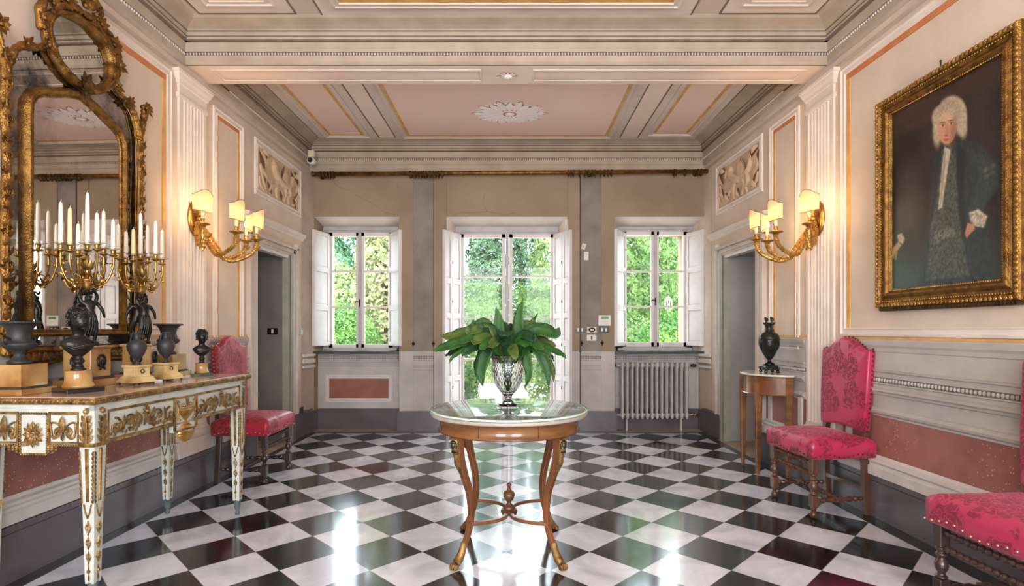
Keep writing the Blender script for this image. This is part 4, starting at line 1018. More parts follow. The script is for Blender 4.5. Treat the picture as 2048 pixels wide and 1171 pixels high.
# incurved stretcher, four arcs meeting at the middle
for i in range(4):
    a0 = PI/4+i*PI/2
    m = MB(); A = Vector((.30*math.cos(a0), .30*math.sin(a0), .215)); am = a0-.0
    side = Vector((-math.sin(a0), math.cos(a0), 0)); s = 1 if i in (0, 2) else -1
    pts = bez([A, A*.62*1.0+side*s*.055+Vector((0,0,.215*.38)), A*.3+side*s*.055+Vector((0,0,.215*.7)), Vector((0,0,.215))+A.normalized()*.02-Vector((0,0,A.normalized().z*.02))], 6)
    pts = [Vector((p.x, p.y, .215)) for p in pts]
    m.tube(pts, .017, 4, smooth=False, ell=(.85, 1)); m.build('stretcher', 'cherry_leg', root, bevel=.003)
m = MB(); m.lathe([(.032,.226),(.034,.236),(.03,.246),(.018,.254),(.012,.262),(.012,.27),(.024,.282),(.033,.302),(.034,.318),(.03,.32),(.03,.326),(.018,.332),(.01,.345),(.008,.358),(.014,.364),(.015,.372),(.008,.380),(.0,.382)], 24); m.lathe([(.045,.2),(.05,.215),(.045,.228),(.0,.228)], 24)
m.build('urn_finial', 'walnut', root)
tag(root, 'round cherry-wood table with glass-covered top and gilt paw feet in the middle', 'table')

root = empty('crystal_vase', (TC[0]-.006, TC[1]+.0, .819))
def cut(a, j, r, z):
    return 1+.02*(math.cos(12*a+z*90)*math.cos(12*a-z*90)) if .085 < z else 1
m = MB()
prof = [(.030,.02),(.034,.032),(.022,.042),(.017,.055),(.024,.066),(.032,.076),(.050,.098),(.068,.125),(.080,.155),(.087,.185),(.089,.21),(.087,.235),(.088,.262),(.094,.285),(.100,.30)]
P = []
for i in range(len(prof)-1):
    for q in range(4):
        t = q/4; P.append((prof[i][0]*(1-t)+prof[i+1][0]*t, prof[i][1]*(1-t)+prof[i+1][1]*t))
P.append(prof[-1]); inner = [(max(r-.011, .0), max(z+.004, .09)) for r, z in P[::-1] if z > .09]+[(0, .09)]
def flute(a, j, r, z):
    if z < .085 or j > len(P): return 1
    if z < .20: return 1+.06*abs(math.sin(9*a+z*55))*abs(math.sin(9*a-z*55))
    return 1+.045*abs(math.sin(14*a+z*90))*abs(math.sin(14*a-z*90))
m.lathe(P+inner, 140, flute=flute)
m.build('vase_bowl', 'crystal', root)
m = MB(); m.box(-.06,.06,-.06,.06,0,.014); m.lathe([(.058,.014),(.05,.02),(.034,.024),(.03,.03)], 20)
m.build('square_foot', 'crystal', root, bevel=.003)
tag(root, 'cut crystal vase on a square foot standing on the round table', 'vase')

# leaves: (tip px x, tip px y, dy depth of tip, width, droop mid-lift, material, start ring)
root = empty('leaf_bouquet', (TC[0]-.006, TC[1], 1.10))
LV = [(1046,598,.02,.075,.05,0),(992,614,.0,.08,.04,0),(1076,626,.12,.05,.05,0),(1064,632,.05,.06,.05,1),(1119,654,.03,.085,.07,0),(1121,661,-.12,.07,.08,0),(1112,690,.05,.05,.07,1),(1132,716,.02,.055,.07,0),(1108,722,.16,.05,.08,2),
 (1097,778,-.05,.06,.14,0),(1108,764,.04,.06,.12,1),(1050,775,-.03,.062,.09,0),(1102,735,.2,.05,.1,2),
 (868,702,-.02,.085,.09,0),(880,669,.04,.075,.09,1),(898,726,-.06,.04,.10,0),(915,656,.12,.075,.09,1),(948,638,.02,.06,.10,0),(902,693,.14,.07,.07,2),(944,679,-.16,.07,.06,1),
 (966,774,-.04,.085,.11,0),(952,752,.14,.06,.10,2),(1030,722,-.2,.06,.07,1),(1010,668,-.2,.085,.09,2),(1000,690,-.18,.06,.07,2),(1060,690,-.2,.08,.08,0),(1085,700,-.16,.07,.08,0),(1060,650,.22,.07,.06,2),(1000,640,.2,.07,.06,0),(930,700,.05,.07,.09,2),(1095,675,.18,.07,.07,2),
 (962,700,-.2,.06,.08,0),(890,712,.08,.06,.06,2),(935,650,-.08,.07,.07,1),(912,676,-.14,.065,.06,0),(1100,712,-.14,.06,.06,0),(1090,645,-.04,.065,.05,0),(1070,668,-.22,.06,.06,2),(978,690,-.25,.06,.05,1),(1118,705,.12,.05,.06,1),(965,640,-.05,.06,.06,2),(1030,640,.15,.07,.04,2),(925,712,-.12,.06,.08,2),(905,682,.0,.06,.08,0),(960,660,.1,.06,.08,2)]
mats_ = ('leaf_green', 'leaf_olive', 'leaf_deep')
for i, (x, y, dy, w, lift, mi) in enumerate(LV):
    Yt = TC[1]+dy*1.0; T = Vector(P3(x, y, Yt))-Vector(root.location)
    d0 = Vector((T.x, T.y, 0)); 
    if d0.length < .01: d0 = Vector((.01, -.02, 0))
    dn = d0.normalized(); B = dn*.05+Vector((0, 0, -.02)); up0 = max(0, T.z)
    M1 = B+dn*(.35*d0.length)+Vector((0, 0, .055+lift*.45+up0*.5)); M2 = B+dn*(.74*d0.length)+Vector((0, 0, .66*(T.z)+lift*.35+.025))
    if T.z > .25: M1 = B*.7+T*.35+dn*.0; M2 = B*.3+T*.72-dn*lift*.3
    C = bez([B, M1, M2, T], 7); n = len(C); m = MB(); vs = []; fs = []
    for j, p in enumerate(C):
        q = j/(n-1); t = (C[min(j+1, n-1)]-C[max(j-1, 0)]).normalized()
        sd = t.cross(Vector((0, 0, 1)));
        if sd.length < .3: sd = Vector((dn.y, -dn.x, 0)) if abs(dn.y) < .5 else Vector((1, 0, 0))
        if T.z > .25: sd = Vector((1, 0, 0)) - t*t.x
        sd.normalize(); nn = sd.cross(t).normalized()
        tw = (i*37 % 11-5)/5
        n2 = Vector((.25*tw, -.85+.25*tw, .55+.3*math.sin(i))); n2 = (n2-t*n2.dot(t))
        if n2.length < .25: n2 = nn
        n2.normalize(); sd2 = t.cross(n2).normalized()
        ww = w*.50*(q**.75*(1-q)**1.2*3.75) if 0 < j < n-1 else .001
        if q < .2: ww = max(.006, ww*q*4)
        wav = .004*math.sin(j*1.7+i)
        for a in (-1, -.5, 0, .5, 1): vs.append(tuple(p+sd2*(a*ww)-n2*(abs(a)*-.30*ww)+n2*wav*a))
    for j in range(n-1):
        for k in range(4): fs.append((j*5+k, j*5+k+1, j*5+k+6, j*5+k+5))
    m.add(vs, fs, True)
    o = m.build('leaf', mats_[mi], root, fix=False)
    so = o.modifiers.new('thick', 'SOLIDIFY'); so.thickness = .0012
m = MB()
for i in range(16):
    a = i*2.4; r_ = .03+.02*((i*7) % 5)/5; m.tube([(.012*math.cos(a), .012*math.sin(a), -.18), (r_*math.cos(a), r_*math.sin(a), .02)], .0035, 5)
m.build('stems', 'leaf_deep', root)
tag(root, 'spreading bunch of broad dark green leaves standing in the crystal vase', 'plant')

# ================================================================ CHAIRS
def turned(kind, L):
    """turned baluster outline from 0..L as (r,z)"""
    out = []
    if kind == 'leg':      # between the blocks of a front leg
        pr = [(.016,0),(.024,.04),(.026,.07),(.016,.12),(.014,.17),(.019,.23),(.026,.33),(.028,.42),(.024,.52),(.016,.6),(.013,.66),(.022,.72),(.024,.77),(.015,.83),(.022,.9),(.024,.95),(.018,1)]
    elif kind == 'foot': pr = [(.012,0),(.02,.12),(.024,.35),(.02,.5),(.012,.6),(.018,.8),(.022,1)]
    elif kind == 'str':
        pr = [(.012,0),(.016,.04),(.009,.08),(.015,.12),(.018,.16),(.010,.2),(.014,.25),(.018,.3),(.012,.35),(.010,.4),(.017,.45),(.020,.5)]
        pr = pr+[(r, 1-z) for r, z in pr[:-1][::-1]]
    elif kind == 'ball':
        pr = [(.012,0)]
        n = 13
        for i in range(n):
            c = (i+.5)/n
            pr += [(.0085, c-.4/n), (.0155, c-.18/n), (.0165, c), (.0155, c+.18/n), (.0085, c+.4/n)]
        pr.append((.012, 1))
    return [(r, z*L) for r, z in pr]
def turn_between(m, A, B, kind, n=10, sc_=1):
    A = Vector(A); B = Vector(B); d = B-A; M = d.to_track_quat('Z', 'Y').to_matrix()
    m.lathe([(r*sc_, z) for r, z in turned(kind, d.length)], n, tuple(A), M)
def chair(label, loc, rz, wood='walnut', studs='stud', dam='damask'):
    """faces +x; origin on the floor at the middle of its footprint"""
    c = empty('upholstered_chair', loc, rz)
    XF, XR, YH = .195, -.195, .235
    for s in (-1, 1):
        y = s*YH; m = MB()
        m.box(XF-.023, XF+.023, y-.023, y+.023, .30, .46); m.lathe([(r, z+.155) for r, z in turned('leg', .145)], 14, (XF, y, 0)); m.box(XF-.023, XF+.023, y-.023, y+.023, .075, .155)
        m.lathe([(r, z) for r, z in turned('foot', .075)], 14, (XF, y, 0))
        m.build('leg', wood, c, bevel=.003)
        m = MB(); y2 = s*(YH-.03)
        m.loops([[(XR-.02-o, y2-.018, z), (XR+.022-o, y2-.018, z), (XR+.022-o, y2+.018, z), (XR-.02-o, y2+.018, z)] for z, o in ((0, .02), (.2, .004), (.45, 0), (.60, .012), (.9, .04))], cap0=True, cap1=True)
        m.build('leg', wood, c, bevel=.003)
    m = MB(); turn_between(m, (XF, -YH+.02, .365), (XF, YH-.02, .365), 'ball'); m.build('front_stretcher', wood, c)
    m = MB(); turn_between(m, (XF, -YH+.02, .295), (XF, YH-.02, .295), 'ball'); m.build('front_stretcher', wood, c)
    for s in (-1, 1):
        m = MB(); turn_between(m, (XF-.02, s*YH, .115), (XR+.02, s*(YH-.03), .115), 'str', sc_=1.05); m.box(-.03,.03,s*(YH-.013)-.016,s*(YH-.013)+.016,.10,.132); m.build('side_stretcher', wood, c, bevel=.002)
    m = MB(); turn_between(m, (.0, -YH+.02, .118), (.0, YH-.02, .118), 'ball'); m.build('cross_stretcher', wood, c)
    m = MB(); m.box(XR-.01, XR+.012, -YH+.04, YH-.04, .16, .19); m.build('rear_rail', wood, c); m = MB(); m.box(XR-.01, XR+.012, -YH+.04, YH-.04, .40, .45); m.build('rear_rail', wood, c)
    # seat: crowned cushion with draped sides, scalloped hem
    x0, x1, y0, y1 = -.225, .235, -.272, .272
    def outl(o, z, hem=False):
        P = []; N = 14
        for (xa, ya, xb, yb) in ((x0-o, y0-o, x1+o, y0-o), (x1+o, y0-o, x1+o, y1+o), (x1+o, y1+o, x0-o, y1+o), (x0-o, y1+o, x0-o, y0-o)):
            for i in range(N):
                t = i/N; zz = z
                if hem: zz = z-.022*abs(math.cos(PI*t*2))**2+.010
                P.append((xa+(xb-xa)*t, ya+(yb-ya)*t, zz))
        return P
    m = MB(); m.smooth = True
    m.loops([outl(-.01, .40), outl(0, .418, True), outl(.003, .47), outl(.002, .505), outl(-.012, .522), outl(-.035, .534), outl(-.09, .548), outl(-.16, .556), outl(-.225, .558)], smooth=True, cap0=True, cap1=True)
    seat = m.build('seat', dam, c)
    m = MB()
    nail0 = None
    def nail(p, par, r_):
        nonlocal nail0
        if nail0 is None:
            q = MB(); q.ball((0,0,0), (1,1,1), 7, 5); o = nail0 = q.build('nail_head', studs)
        else: o = nail0.copy(); COL.objects.link(o)
        o.parent = par; o.location = p; o.scale = (r_,)*3
    for p in outl(.004, .424, True)[::1]:
        if p[0] > -.2: nail(p, seat, .006)
    # back: arched, slightly raked pad
    def bp(y, z): return -.196-.035*(z-.57)/.65
    ol = [(-.225,.575),(-.2,.568),(-.05,.588),(.05,.588),(.2,.568),(.225,.575),(.24,.8),(.245,1.12),(.238,1.135),(.215,1.128),(.18,1.135),(.14,1.165),(.09,1.195),(.04,1.212),(0,1.215),(-.04,1.212),(-.09,1.195),(-.14,1.165),(-.18,1.135),(-.215,1.128),(-.238,1.135),(-.245,1.12),(-.24,.8)]
    def sh(k, off, cx=(0, .87)):
        return [(bp(0, cx[1]+(z-cx[1])*k)+off, y*k, cx[1]+(z-cx[1])*k) for y, z in ol]
    m = MB(); L = [sh(.90,-.024), sh(.985,-.022), sh(1.0,-.016), sh(1.0,.022), sh(.985,.030), sh(.93,.034), sh(.6,.036), sh(.2,.036)]
    m.loops(L, smooth=True, cap0=True, cap1=True); back = m.build('backrest', dam, c)
    m = MB(); k = len(ol)
    for i in range(5, k+0):
        (ya, za), (yb, zb) = ol[i], ol[(i+1) % k]; d = math.hypot(ya-yb, za-zb); nn = max(1, round(d/.033))
        for j in range(nn):
            t = j/nn; y = (ya+(yb-ya)*t); z = (za+(zb-za)*t); nail((bp(0, z)-.002, y*1.006, .87+(z-.87)*1.006), back, .0075)
    return tag(c, label, 'chair')
chair('crimson damask chair behind the far end of the gilded console table', (-2.243, 4.72, 0), 0, 'walnut_dark', 'stud_light', 'damask_red')
chair('crimson damask chair beside the half-moon table, seen whole', (2.20, 3.93, 0), PI+math.radians(4.7))
chair('crimson damask chair nearest the camera, cut off by the right edge', (2.13, 2.225, 0), PI+math.radians(3), 'walnut_dark', 'stud_light')

# ================================================================ HALF-MOON TABLE AND URN
root = empty('half_moon_table', (2.385, 4.95, 0))
def dsh(rx_, ry_, n=28): return [(-rx_*math.sin(PI*i/n), -ry_*math.cos(PI*i/n)) for i in range(n+1)]
def dl(m, rx_, ry_, zs, sm=False):
    m.loops([[(x*k, y*k, z) for x, y in dsh(rx_, ry_)] for z, k in zs], cap0=True, cap1=True, smooth=sm)
m = MB(); dl(m, .30, .325, [(.865, .98), (.868, 1), (.878, 1), (.882, .99)]); m.build('marble_top', 'white_marble', root)
m = MB(); dl(m, .285, .305, [(.70,1),(.704,1.015),(.708,1.0),(.855,1.0),(.86,1.02),(.865,1.02)]); ap = m.build('apron', 'cherry', root)
m = MB()
P = dsh(.288, .308, 28)
for a, b in ((3, 11), (17, 25)):
    m = MB(); q = P[a:b+1]; m.loops([[(x*1.004, y*1.004, z) for x, y in q] for z in (.722, .838)], closed=False, smooth=True); m.build('drawer_panel', 'cherry_leg', ap)
for (x, y) in ((-.03, -.28), (-.03, .28), (-.235, -.155), (-.235, .155)):
    m = MB(); L = []
    for z, w in ((0, .012), (.06, .0135), (.065, .016), (.70, .025), (.86, .026)): L.append([(x-w, y-w, z), (x+w, y-w, z), (x+w, y+w, z), (x-w, y+w, z)])
    m.loops(L, cap0=True, cap1=True); m.build('leg', 'cherry', root, bevel=.002)
tag(root, 'half-moon cherry-wood side table with a white marble top against the right wall', 'table')
root = empty('bronze_urn', (2.28, 4.86, .883))
m = MB(); m.loops([[(-.055*k,-.055*k,z),(.055*k,-.055*k,z),(.055*k,.055*k,z),(-.055*k,.055*k,z)] for z, k in ((.03,1.05),(.06,1.05),(.066,.95),(.072,.95))], cap0=True, cap1=True)
for sx in (-1,1):
    for sy in (-1,1): m.ball((sx*.052, sy*.052, .018), (.016,.016,.018), 8, 6); m.ball((sx*.056, sy*.056, .045), (.012,.012,.016), 8, 6)
for q in (-1,1): m.ball((q*.055,0,.04),(.01,.03,.012),8,5); m.ball((0,q*.055,.04),(.03,.01,.012),8,5)
m.build('pierced_base', 'bronze_green', root, bevel=.002)
m = MB(); m.lathe([(.046,.072),(.05,.08),(.042,.09),(.02,.10),(.013,.115),(.018,.125),(.03,.135),(.045,.16),(.065,.20),(.080,.25),(.087,.30),(.084,.33),(.07,.352),(.045,.366),(.036,.375),(.033,.40),(.036,.425),(.048,.44),(.052,.448),(.05,.452),(.03,.45)], 32, flute=lambda a,j,r,z: 1+.03*abs(math.sin(8*a)) if .12<z<.2 else 1)
m.build('urn_body', 'bronze_green', root)
for i in range(9):
    pass
m = MB()
for i in range(10):
    a = 2*PI*i/10; m.leaf((.068*math.cos(a), .068*math.sin(a), .205), (.088*math.cos(a), .088*math.sin(a), .29), .035, (math.cos(a), math.sin(a), 0), .25, 5)
m.lathe([(.088,.298),(.09,.304),(.088,.31)], 28)
m.build('relief_band', 'bronze', root)
for s in (-1, 1):
    m = MB(); m.tube(bez([(0,s*.074,.35),(0,s*.075,.38),(0,s*.052,.41),(0,s*.055,.45),(0,s*.052,.475)], 4), [.008]*10+[.009]*7, 8); m.ball((0, s*.052, .478), (.018,.014,.018), 10, 7); m.ball((-.01, s*.056, .49), (.01,.01,.012), 8, 5)
    m.build('handle', 'bronze_green', root)
tag(root, 'dark bronze two-handled urn on a pierced foot standing on the half-moon table', 'urn')
# ================================================================ GILDED CONSOLE TABLE
CR = math.radians(87.5); CO = (-1.898, 2.471)
def CW(lx, ly, z=0):
    return (CO[0]+lx*math.cos(CR)-ly*math.sin(CR), CO[1]+lx*math.sin(CR)+ly*math.cos(CR), z)
LEN, DEP, TZ = 1.33, .60, .963
root = empty('console_table', (CO[0], CO[1], 0), CR); con = root
m = MB(); m.box(.004, LEN-.004, .004, DEP, TZ-.02, TZ); m.build('marble_top', 'pink_marble', root, bevel=.003)
# carved gilt edge
m = MB()
def edge_loop(o): return [(-o, DEP, 0), (-o, -o, 0), (LEN+o, -o, 0), (LEN+o, DEP, 0)]
L = []
for z, o in ((TZ-.036, -.012), (TZ-.033, .0), (TZ-.024, .008), (TZ-.012, .010), (TZ-.004, .004), (TZ-.003, -.004)):
    L.append([(p[0], p[1], z) for p in edge_loop(o)])
m.loops(L, closed=False)
for i in range(int(LEN/.02)):
    x = (i+.5)*.02; m.leaf((x-.008, -.008, TZ-.031), (x+.008, -.008, TZ-.009), .012, (0,-1,0), .4, 3)
for i in range(int(DEP/.02)):
    y = (i+.5)*.02; m.leaf((-.008, y+.008, TZ-.031), (-.008, y-.008, TZ-.009), .012, (-1,0,0), .4, 3); m.leaf((LEN+.008, y+.008, TZ-.031), (LEN+.008, y-.008, TZ-.009), .012, (1,0,0), .4, 3)
m.build('carved_edge', 'gilt_pale', root)
AB, AT = .735, TZ-.036
m = MB(); m.box(.02, LEN-.02, .02, .045, AB, AT); m.box(.02, .045, .02, DEP-.01, AB, AT); m.box(LEN-.045, LEN-.02, .02, DEP-.01, AB, AT); m.box(.02, LEN-.02, DEP-.03, DEP-.01, AB+.03, AT)
# end panel drop and the front centre drop
m.box(.02, .045, .235, .375, AB-.035, AB); m.box(.565, .765, .02, .045, AB-.04, AB+.01)
ap = m.build('apron', 'table_paint', root)
def carve(f, width, x_leaf0, center, name, urn=False, Wd=LEN):
    """gilt carving on one apron face; f(a,z,n): a along the face"""
    m = MB()
    def ball(a, z, n, r): g = f(a, z, n); m.ball(g, r, 6, 4)
    def rope(a0, z0, a1, z1, r=.0055, st=.011):
        L = math.hypot(a1-a0, z1-z0); k = max(2, int(L/st))
        for i in range(k): t = (i+.5)/k; ball(a0+(a1-a0)*t, z0+(z1-z0)*t, .004, (r, r, r))
    def sp(a, z, r, fl, a0):
        P = spiral((a, z, 0), r, 1.15, a0, (1,0,0), (0,1,0), 20, .18, fl); m.tube([f(p[0], p[1], .006) for p in P], [.006-.002*i/19 for i in range(20)], 6)
        for q in range(7):
            t = 2*PI*q/7; m.leaf(f(a, z, .008), f(a+r*.55*math.cos(t), z+r*.55*math.sin(t), .012), r*.34, tuple(Vector(f(0,0,1))-Vector(f(0,0,0))), .35, 3)
        ball(a, z, .014, (.006,)*3)
    N = tuple(Vector(f(0,0,1))-Vector(f(0,0,0)))
    def lf(a0, z0, a1, z1, w, n=.006): m.leaf(f(a0, z0, n), f(a1, z1, n+.004), w, N, .35, 4)
    def bar(a0, a1, z0, z1, t=.008):
        v = [f(a, z, n) for n in (0, t) for a, z in ((a0,z0),(a1,z0),(a1,z1),(a0,z1))]; m.add(v, [(4,5,6,7),(0,1,5,4),(1,2,6,5),(2,3,7,6),(3,0,4,7)], False)
    # corner acanthus blocks
    for c, in ((x_leaf0,), (width-x_leaf0,)):
        for k in range(4):
            z = AB+.02+.03*k; w = .034-.004*k
            for s in (-1, 1): lf(c, z, c+s*w, z+.036, .022)
        lf(c, AB+.015, c, AT-.035, .026, .012); bar(c-.036, c+.036, AB+.0, AB+.016, .012); ball(c, AT-.03, .012, (.012,.012,.012)); ball(c, AT-.02, .006, (.016,.006,.006))
    zt = AT-.045; c0, c1 = center
    a0 = x_leaf0+.042; a1 = width-a0
    for p, q in ((a0, c0-.008), (c1+.008, a1)):
        bar(p, q, zt, zt+.012, .007); bar(p, p+.005, AB+.02, zt, .006); bar(q-.006, q, AB+.0, zt, .006)
        rope(p-.04, AB+.006, q, AB+.006, .006, .012); bar(p-.04, q, AB+.014, AB+.022, .006); 
        mid = (p+q)/2; w = q-p
        if w > .3:
            zc = AB+.075
            for s in (-1, 1):
                sp(mid+s*w*.41, zc-.004, .043, s, PI/2); sp(mid+s*w*.22, zc+.010, .047, -s, -PI/2); lf(mid+s*w*.33, zc-.04, mid+s*w*.30, zc+.05, .026); lf(mid+s*w*.12, zc+.0, mid+s*w*.14, zc+.06, .026)
                for t in range(8):
                    lf(mid+s*w*(.10+.05*t), zc-.03, mid+s*w*(.12+.05*t)+s*.02, zc-.048+.014*(t % 3), .018)
                lf(mid+s*.02, zc-.02, mid+s*.06, zc+.05, .03); lf(mid+s*.03, zc-.03, mid+s*.085, zc-.0, .026)
            for q_ in range(9):
                t = 2*PI*q_/9; lf(mid, zc+.045, mid+.03*math.cos(t), zc+.045+.034*math.sin(t), .018, .012)
            lf(mid, zc-.03, mid, zc+.045, .03); ball(mid, zc+.045, .02, (.011,)*3)
        else:
            zc = AB+.07
            lf(mid, zc-.01, mid, zt-.002, .03, .008)
            for s in (-1, 1):
                sp(mid+s*.022, zc+.002, .02, s, -PI/2)
                P = bez([f(mid+s*.01, zc+.02, .005), f(mid+s*.035, zc+.038, .006), f(mid+s*w*.42, zc+.036, .006), f(mid+s*w*.40, zc-.005, .006), f(mid+s*w*.36, zc-.03, .006)], 4); m.tube(P, .0045, 6)
                lf(mid+s*.01, zc-.01, mid+s*.05, zc-.035, .016); lf(mid+s*w*.36, zc-.03, mid+s*w*.2, zc-.03, .014)
                # hanging bunch beside the drop
            lf(mid, zc-.01, mid, zc-.045, .018)
            s = -1 if mid > width/2 else 1; e = (c1 if mid > width/2 else c0)
            for k in range(7): ball(e-s*.018*(k % 3)-s*.01, AB-.002-.011*(k//3), .008, (.009,)*3)
    rope(c0, AB-.034, c0, zt, .0058); rope(c1, AB-.034, c1, zt, .0058); rope(c0, zt+.004, c1, zt+.004, .0058); rope(c0, AB-.036, c1, AB-.036, .0058)
    bar(c0-.014, c0-.006, AB-.03, zt+.008); bar(c1+.006, c1+.014, AB-.03, zt+.008)
    mid = (c0+c1)/2
    if not urn:
        for k, (rr, nn, w) in enumerate(((.052, 12, .02), (.034, 10, .016))):
            for q in range(nn):
                t = 2*PI*(q+.5*k)/nn; m.leaf(f(mid+.012*math.cos(t), AB+.055+.012*math.sin(t)*1.2, .006+.006*k), f(mid+rr*math.cos(t), AB+.055+rr*math.sin(t)*1.2, .008+.006*k), w, N, .3, 3)
        ball(mid, AB+.055, .014, (.009,)*3)
    m.build(name, 'gilt_pale', ap)
    if urn:
        m = MB()
        def half(prof, zc):
            for (r0, z0), (r1, z1) in zip(prof[:-1], prof[1:]):
                n = 8
                v = [f(mid+r*math.cos(PI*i/n), z+zc, .002+.45*r*math.sin(PI*i/n)) for r, z in ((r0, z0), (r1, z1)) for i in range(n+1)]
                m.add(v, [(i, i+1, n+2+i, n+1+i) for i in range(n)], True)
        half([(.062,.10),(.058,.094),(.062,.088),(.05,.07),(.034,.05),(.018,.034),(.010,.028),(.012,.022),(.026,.006),(.045,-.004),(.05,-.012)], AB-.01)
        half([(.07,-.03),(.072,-.042),(.066,-.05),(.066,-.056),(.05,-.075),(.028,-.09),(.012,-.096),(0,-.098)], AB-.01)
        for s in (-1, 1):
            P = bez([f(mid+s*.045, AB+.075, .01), f(mid+s*.075, AB+.06, .01), f(mid+s*.07, AB+.10, .01), f(mid+s*.085, AB+.135, .008), f(mid+s*.06, AB+.125, .008)], 5); m.tube(P, .004, 6)
            P = bez([f(mid+s*.06, AB+.07, .01), f(mid+s*.078, AB+.05, .01), f(mid+s*.072, AB+.03, .01)], 5); m.tube(P, .004, 6); m.ball(f(mid+s*.068, AB+.028, .01), .008, 6, 4)
            P = bez([f(mid+s*.01, AB+.095, .01), f(mid+s*.03, AB+.115, .01), f(mid+s*.045, AB+.1, .01)], 5); m.tube(P, .004, 6); m.ball(f(mid+s*.03, AB+.105, .012), .007, 6, 4)
        for s in (-1, 0, 1): m.leaf(f(mid, AB+.10, .01), f(mid+s*.016, AB+.155, .012), .014, N, .4, 4)
        m.build('gilded_urn', 'gold_bright', ap)
carve(lambda a, z, n: (a, .02-n, z), LEN, .055, (.575, .755), 'gilded_carving', True)
carve(lambda a, z, n: (.02-n, a, z), DEP-.01, .05, (.24, .37), 'gilded_carving')
# tapering square legs with gilt fillets, bell-flower drops and lozenges
for lx, ly in ((.055, .055), (LEN-.055, .055), (.055, DEP-.05), (LEN-.055, DEP-.05)):
    m = MB(); L = []
    for z, w in ((.10, .021), (.12, .022), (.45, .028), (.735, .036), (.90, .036)): L.append([(lx-w, ly-w, z), (lx+w, ly-w, z), (lx+w, ly+w, z), (lx-w, ly+w, z)])
    m.loops(L, cap0=True, cap1=True); leg = m.build('leg', 'table_paint', root, bevel=.002)
    m = MB(); m.lathe([(.008,0),(.014,.004),(.016,.014),(.014,.024),(.009,.03),(.013,.036),(.019,.05),(.022,.10),(.024,.105),(.02,.108)], 14, (lx, ly, 0)); m.build('turned_foot', 'foot_blue', leg)
    m = MB()
    def wz(z): return .021+.015*(z-.10)/.635
    for ax, s in ((0, -1), (0, 1), (1, -1), (1, 1)):
        def F_(a, z, n, ax=ax, s=s):
            w = wz(z)+n; return (lx+a, ly+s*w, z) if ax == 1 else (lx+s*w, ly+a, z)
        N = tuple(Vector(F_(0, .5, 1))-Vector(F_(0, .5, 0)))
        def lz(zc, h, w):
            m.loops([[F_(0, zc-h, .001), F_(w, zc, .001), F_(0, zc+h, .001), F_(-w, zc, .001)], [F_(0, zc-h+.008, .006), F_(w-.005, zc, .006), F_(0, zc+h-.008, .006), F_(-w+.005, zc, .006)]], cap1=False)
            for i in range(4): m.ball(F_(.004*((i % 2)*2-1), zc+(i-1.5)*.008, .004), .0055, 6, 4)
        m.loops([[F_(-.007, .48, .0), F_(.007, .48, .0), F_(.009, .725, .0), F_(-.009, .725, .0)], [F_(-.004, .484, .006), F_(.004, .484, .006), F_(.005, .722, .006), F_(-.005, .722, .006)]], cap1=True)
        for e in (-1, 1):
            for i in range(12):
                z = .715-.020*i; m.leaf(F_(e*(wz(z)-.003), z, .001), F_(e*(wz(z)-.004), z-.024, .003), .012, N, .4, 3)
            P = [F_(e*.018, .47, .002), F_(e*.010, .43, .003), F_(0, .405, .003)]; m.tube(P, .003, 5)
        lz(.36, .038, .017); lz(.29, .033, .0155); lz(.225, .032, .014)
        P = [F_(0, .20, .002), F_(0, .17, .002)]; m.tube(P, .003, 5); m.ball(F_(0, .16, .003), (.008,.008,.010), 6, 4)
        m.leaf(F_(0, .15, .001), F_(0, .108, .002), .010, N, .3, 3)
    m.build('leg_gilding', 'gilt_pale', leg)
tag(root, 'white and gilt carved console table with a pink marble top against the left wall', 'console table')

# ================================================================ ORNAMENTS ON THE CONSOLE
TZ0 = TZ+.0005
def sq(m, w, z0, z1, w1=None):
    w1 = w if w1 is None else w1
    m.loops([[(-w,-w,z0),(w,-w,z0),(w,w,z0),(-w,w,z0)], [(-w1,-w1,z1),(w1,-w1,z1),(w1,w1,z1),(-w1,w1,z1)]], cap0=True, cap1=True)
def krater(label, loc, rz, s=1.0):
    r = empty('campana_urn', (loc[0], loc[1], TZ0), rz)
    m = MB(); sq(m, .075*s, .035*s, .142*s); m.build('marble_plinth', 'siena', r, bevel=.002)
    m = MB(); sq(m, .10*s, 0, .027*s); m.build('plinth_step', 'siena', r, bevel=.002)
    m = MB(); sq(m, .088*s, .027*s, .037*s, .078*s); m.build('dark_moulding', 'bronze_matte', r)
    m = MB(); P = [(.045,.142),(.048,.150),(.046,.156),(.030,.165),(.022,.182),(.02,.19),(.028,.196),(.03,.202),(.04,.208),(.058,.222),(.067,.235),(.068,.24),(.058,.246),(.05,.255),(.046,.27),(.046,.29),(.052,.31),(.064,.328),(.078,.337),(.085,.339),(.086,.344),(.082,.347),(.06,.335),(.04,.29),(.0,.26)]
    m.lathe([(a*s, z*s) for a, z in P], 36, flute=lambda a, j, rr, z: 1+(.05*abs(math.sin(14*a)) if 8 <= j <= 10 else 0))
    m.build('urn_body', 'bronze_matte', r)
    for q in (-1, 1):
        m = MB(); m.tube(bez([(0, q*.060*s, .24*s), (0, q*.082*s, .246*s), (0, q*.085*s, .266*s), (0, q*.062*s, .268*s), (0, q*.048*s, .262*s)], 4), .006*s, 8); m.build('handle', 'bronze_matte', r)
    m = MB(); [m.ball((.083*s*math.cos(2*PI*i/40), .083*s*math.sin(2*PI*i/40), .341*s), .005*s, 5, 4) for i in range(40)]; m.build('rim_beading', 'bronze_matte', r)
    return tag(r, label, 'urn')
krater('large black flared urn on a yellow marble plinth at the left edge', (-2.385, 2.63), 0)
krater('black flared urn at the far end of the console, partly behind small vases', (-2.33, 3.68), 0)

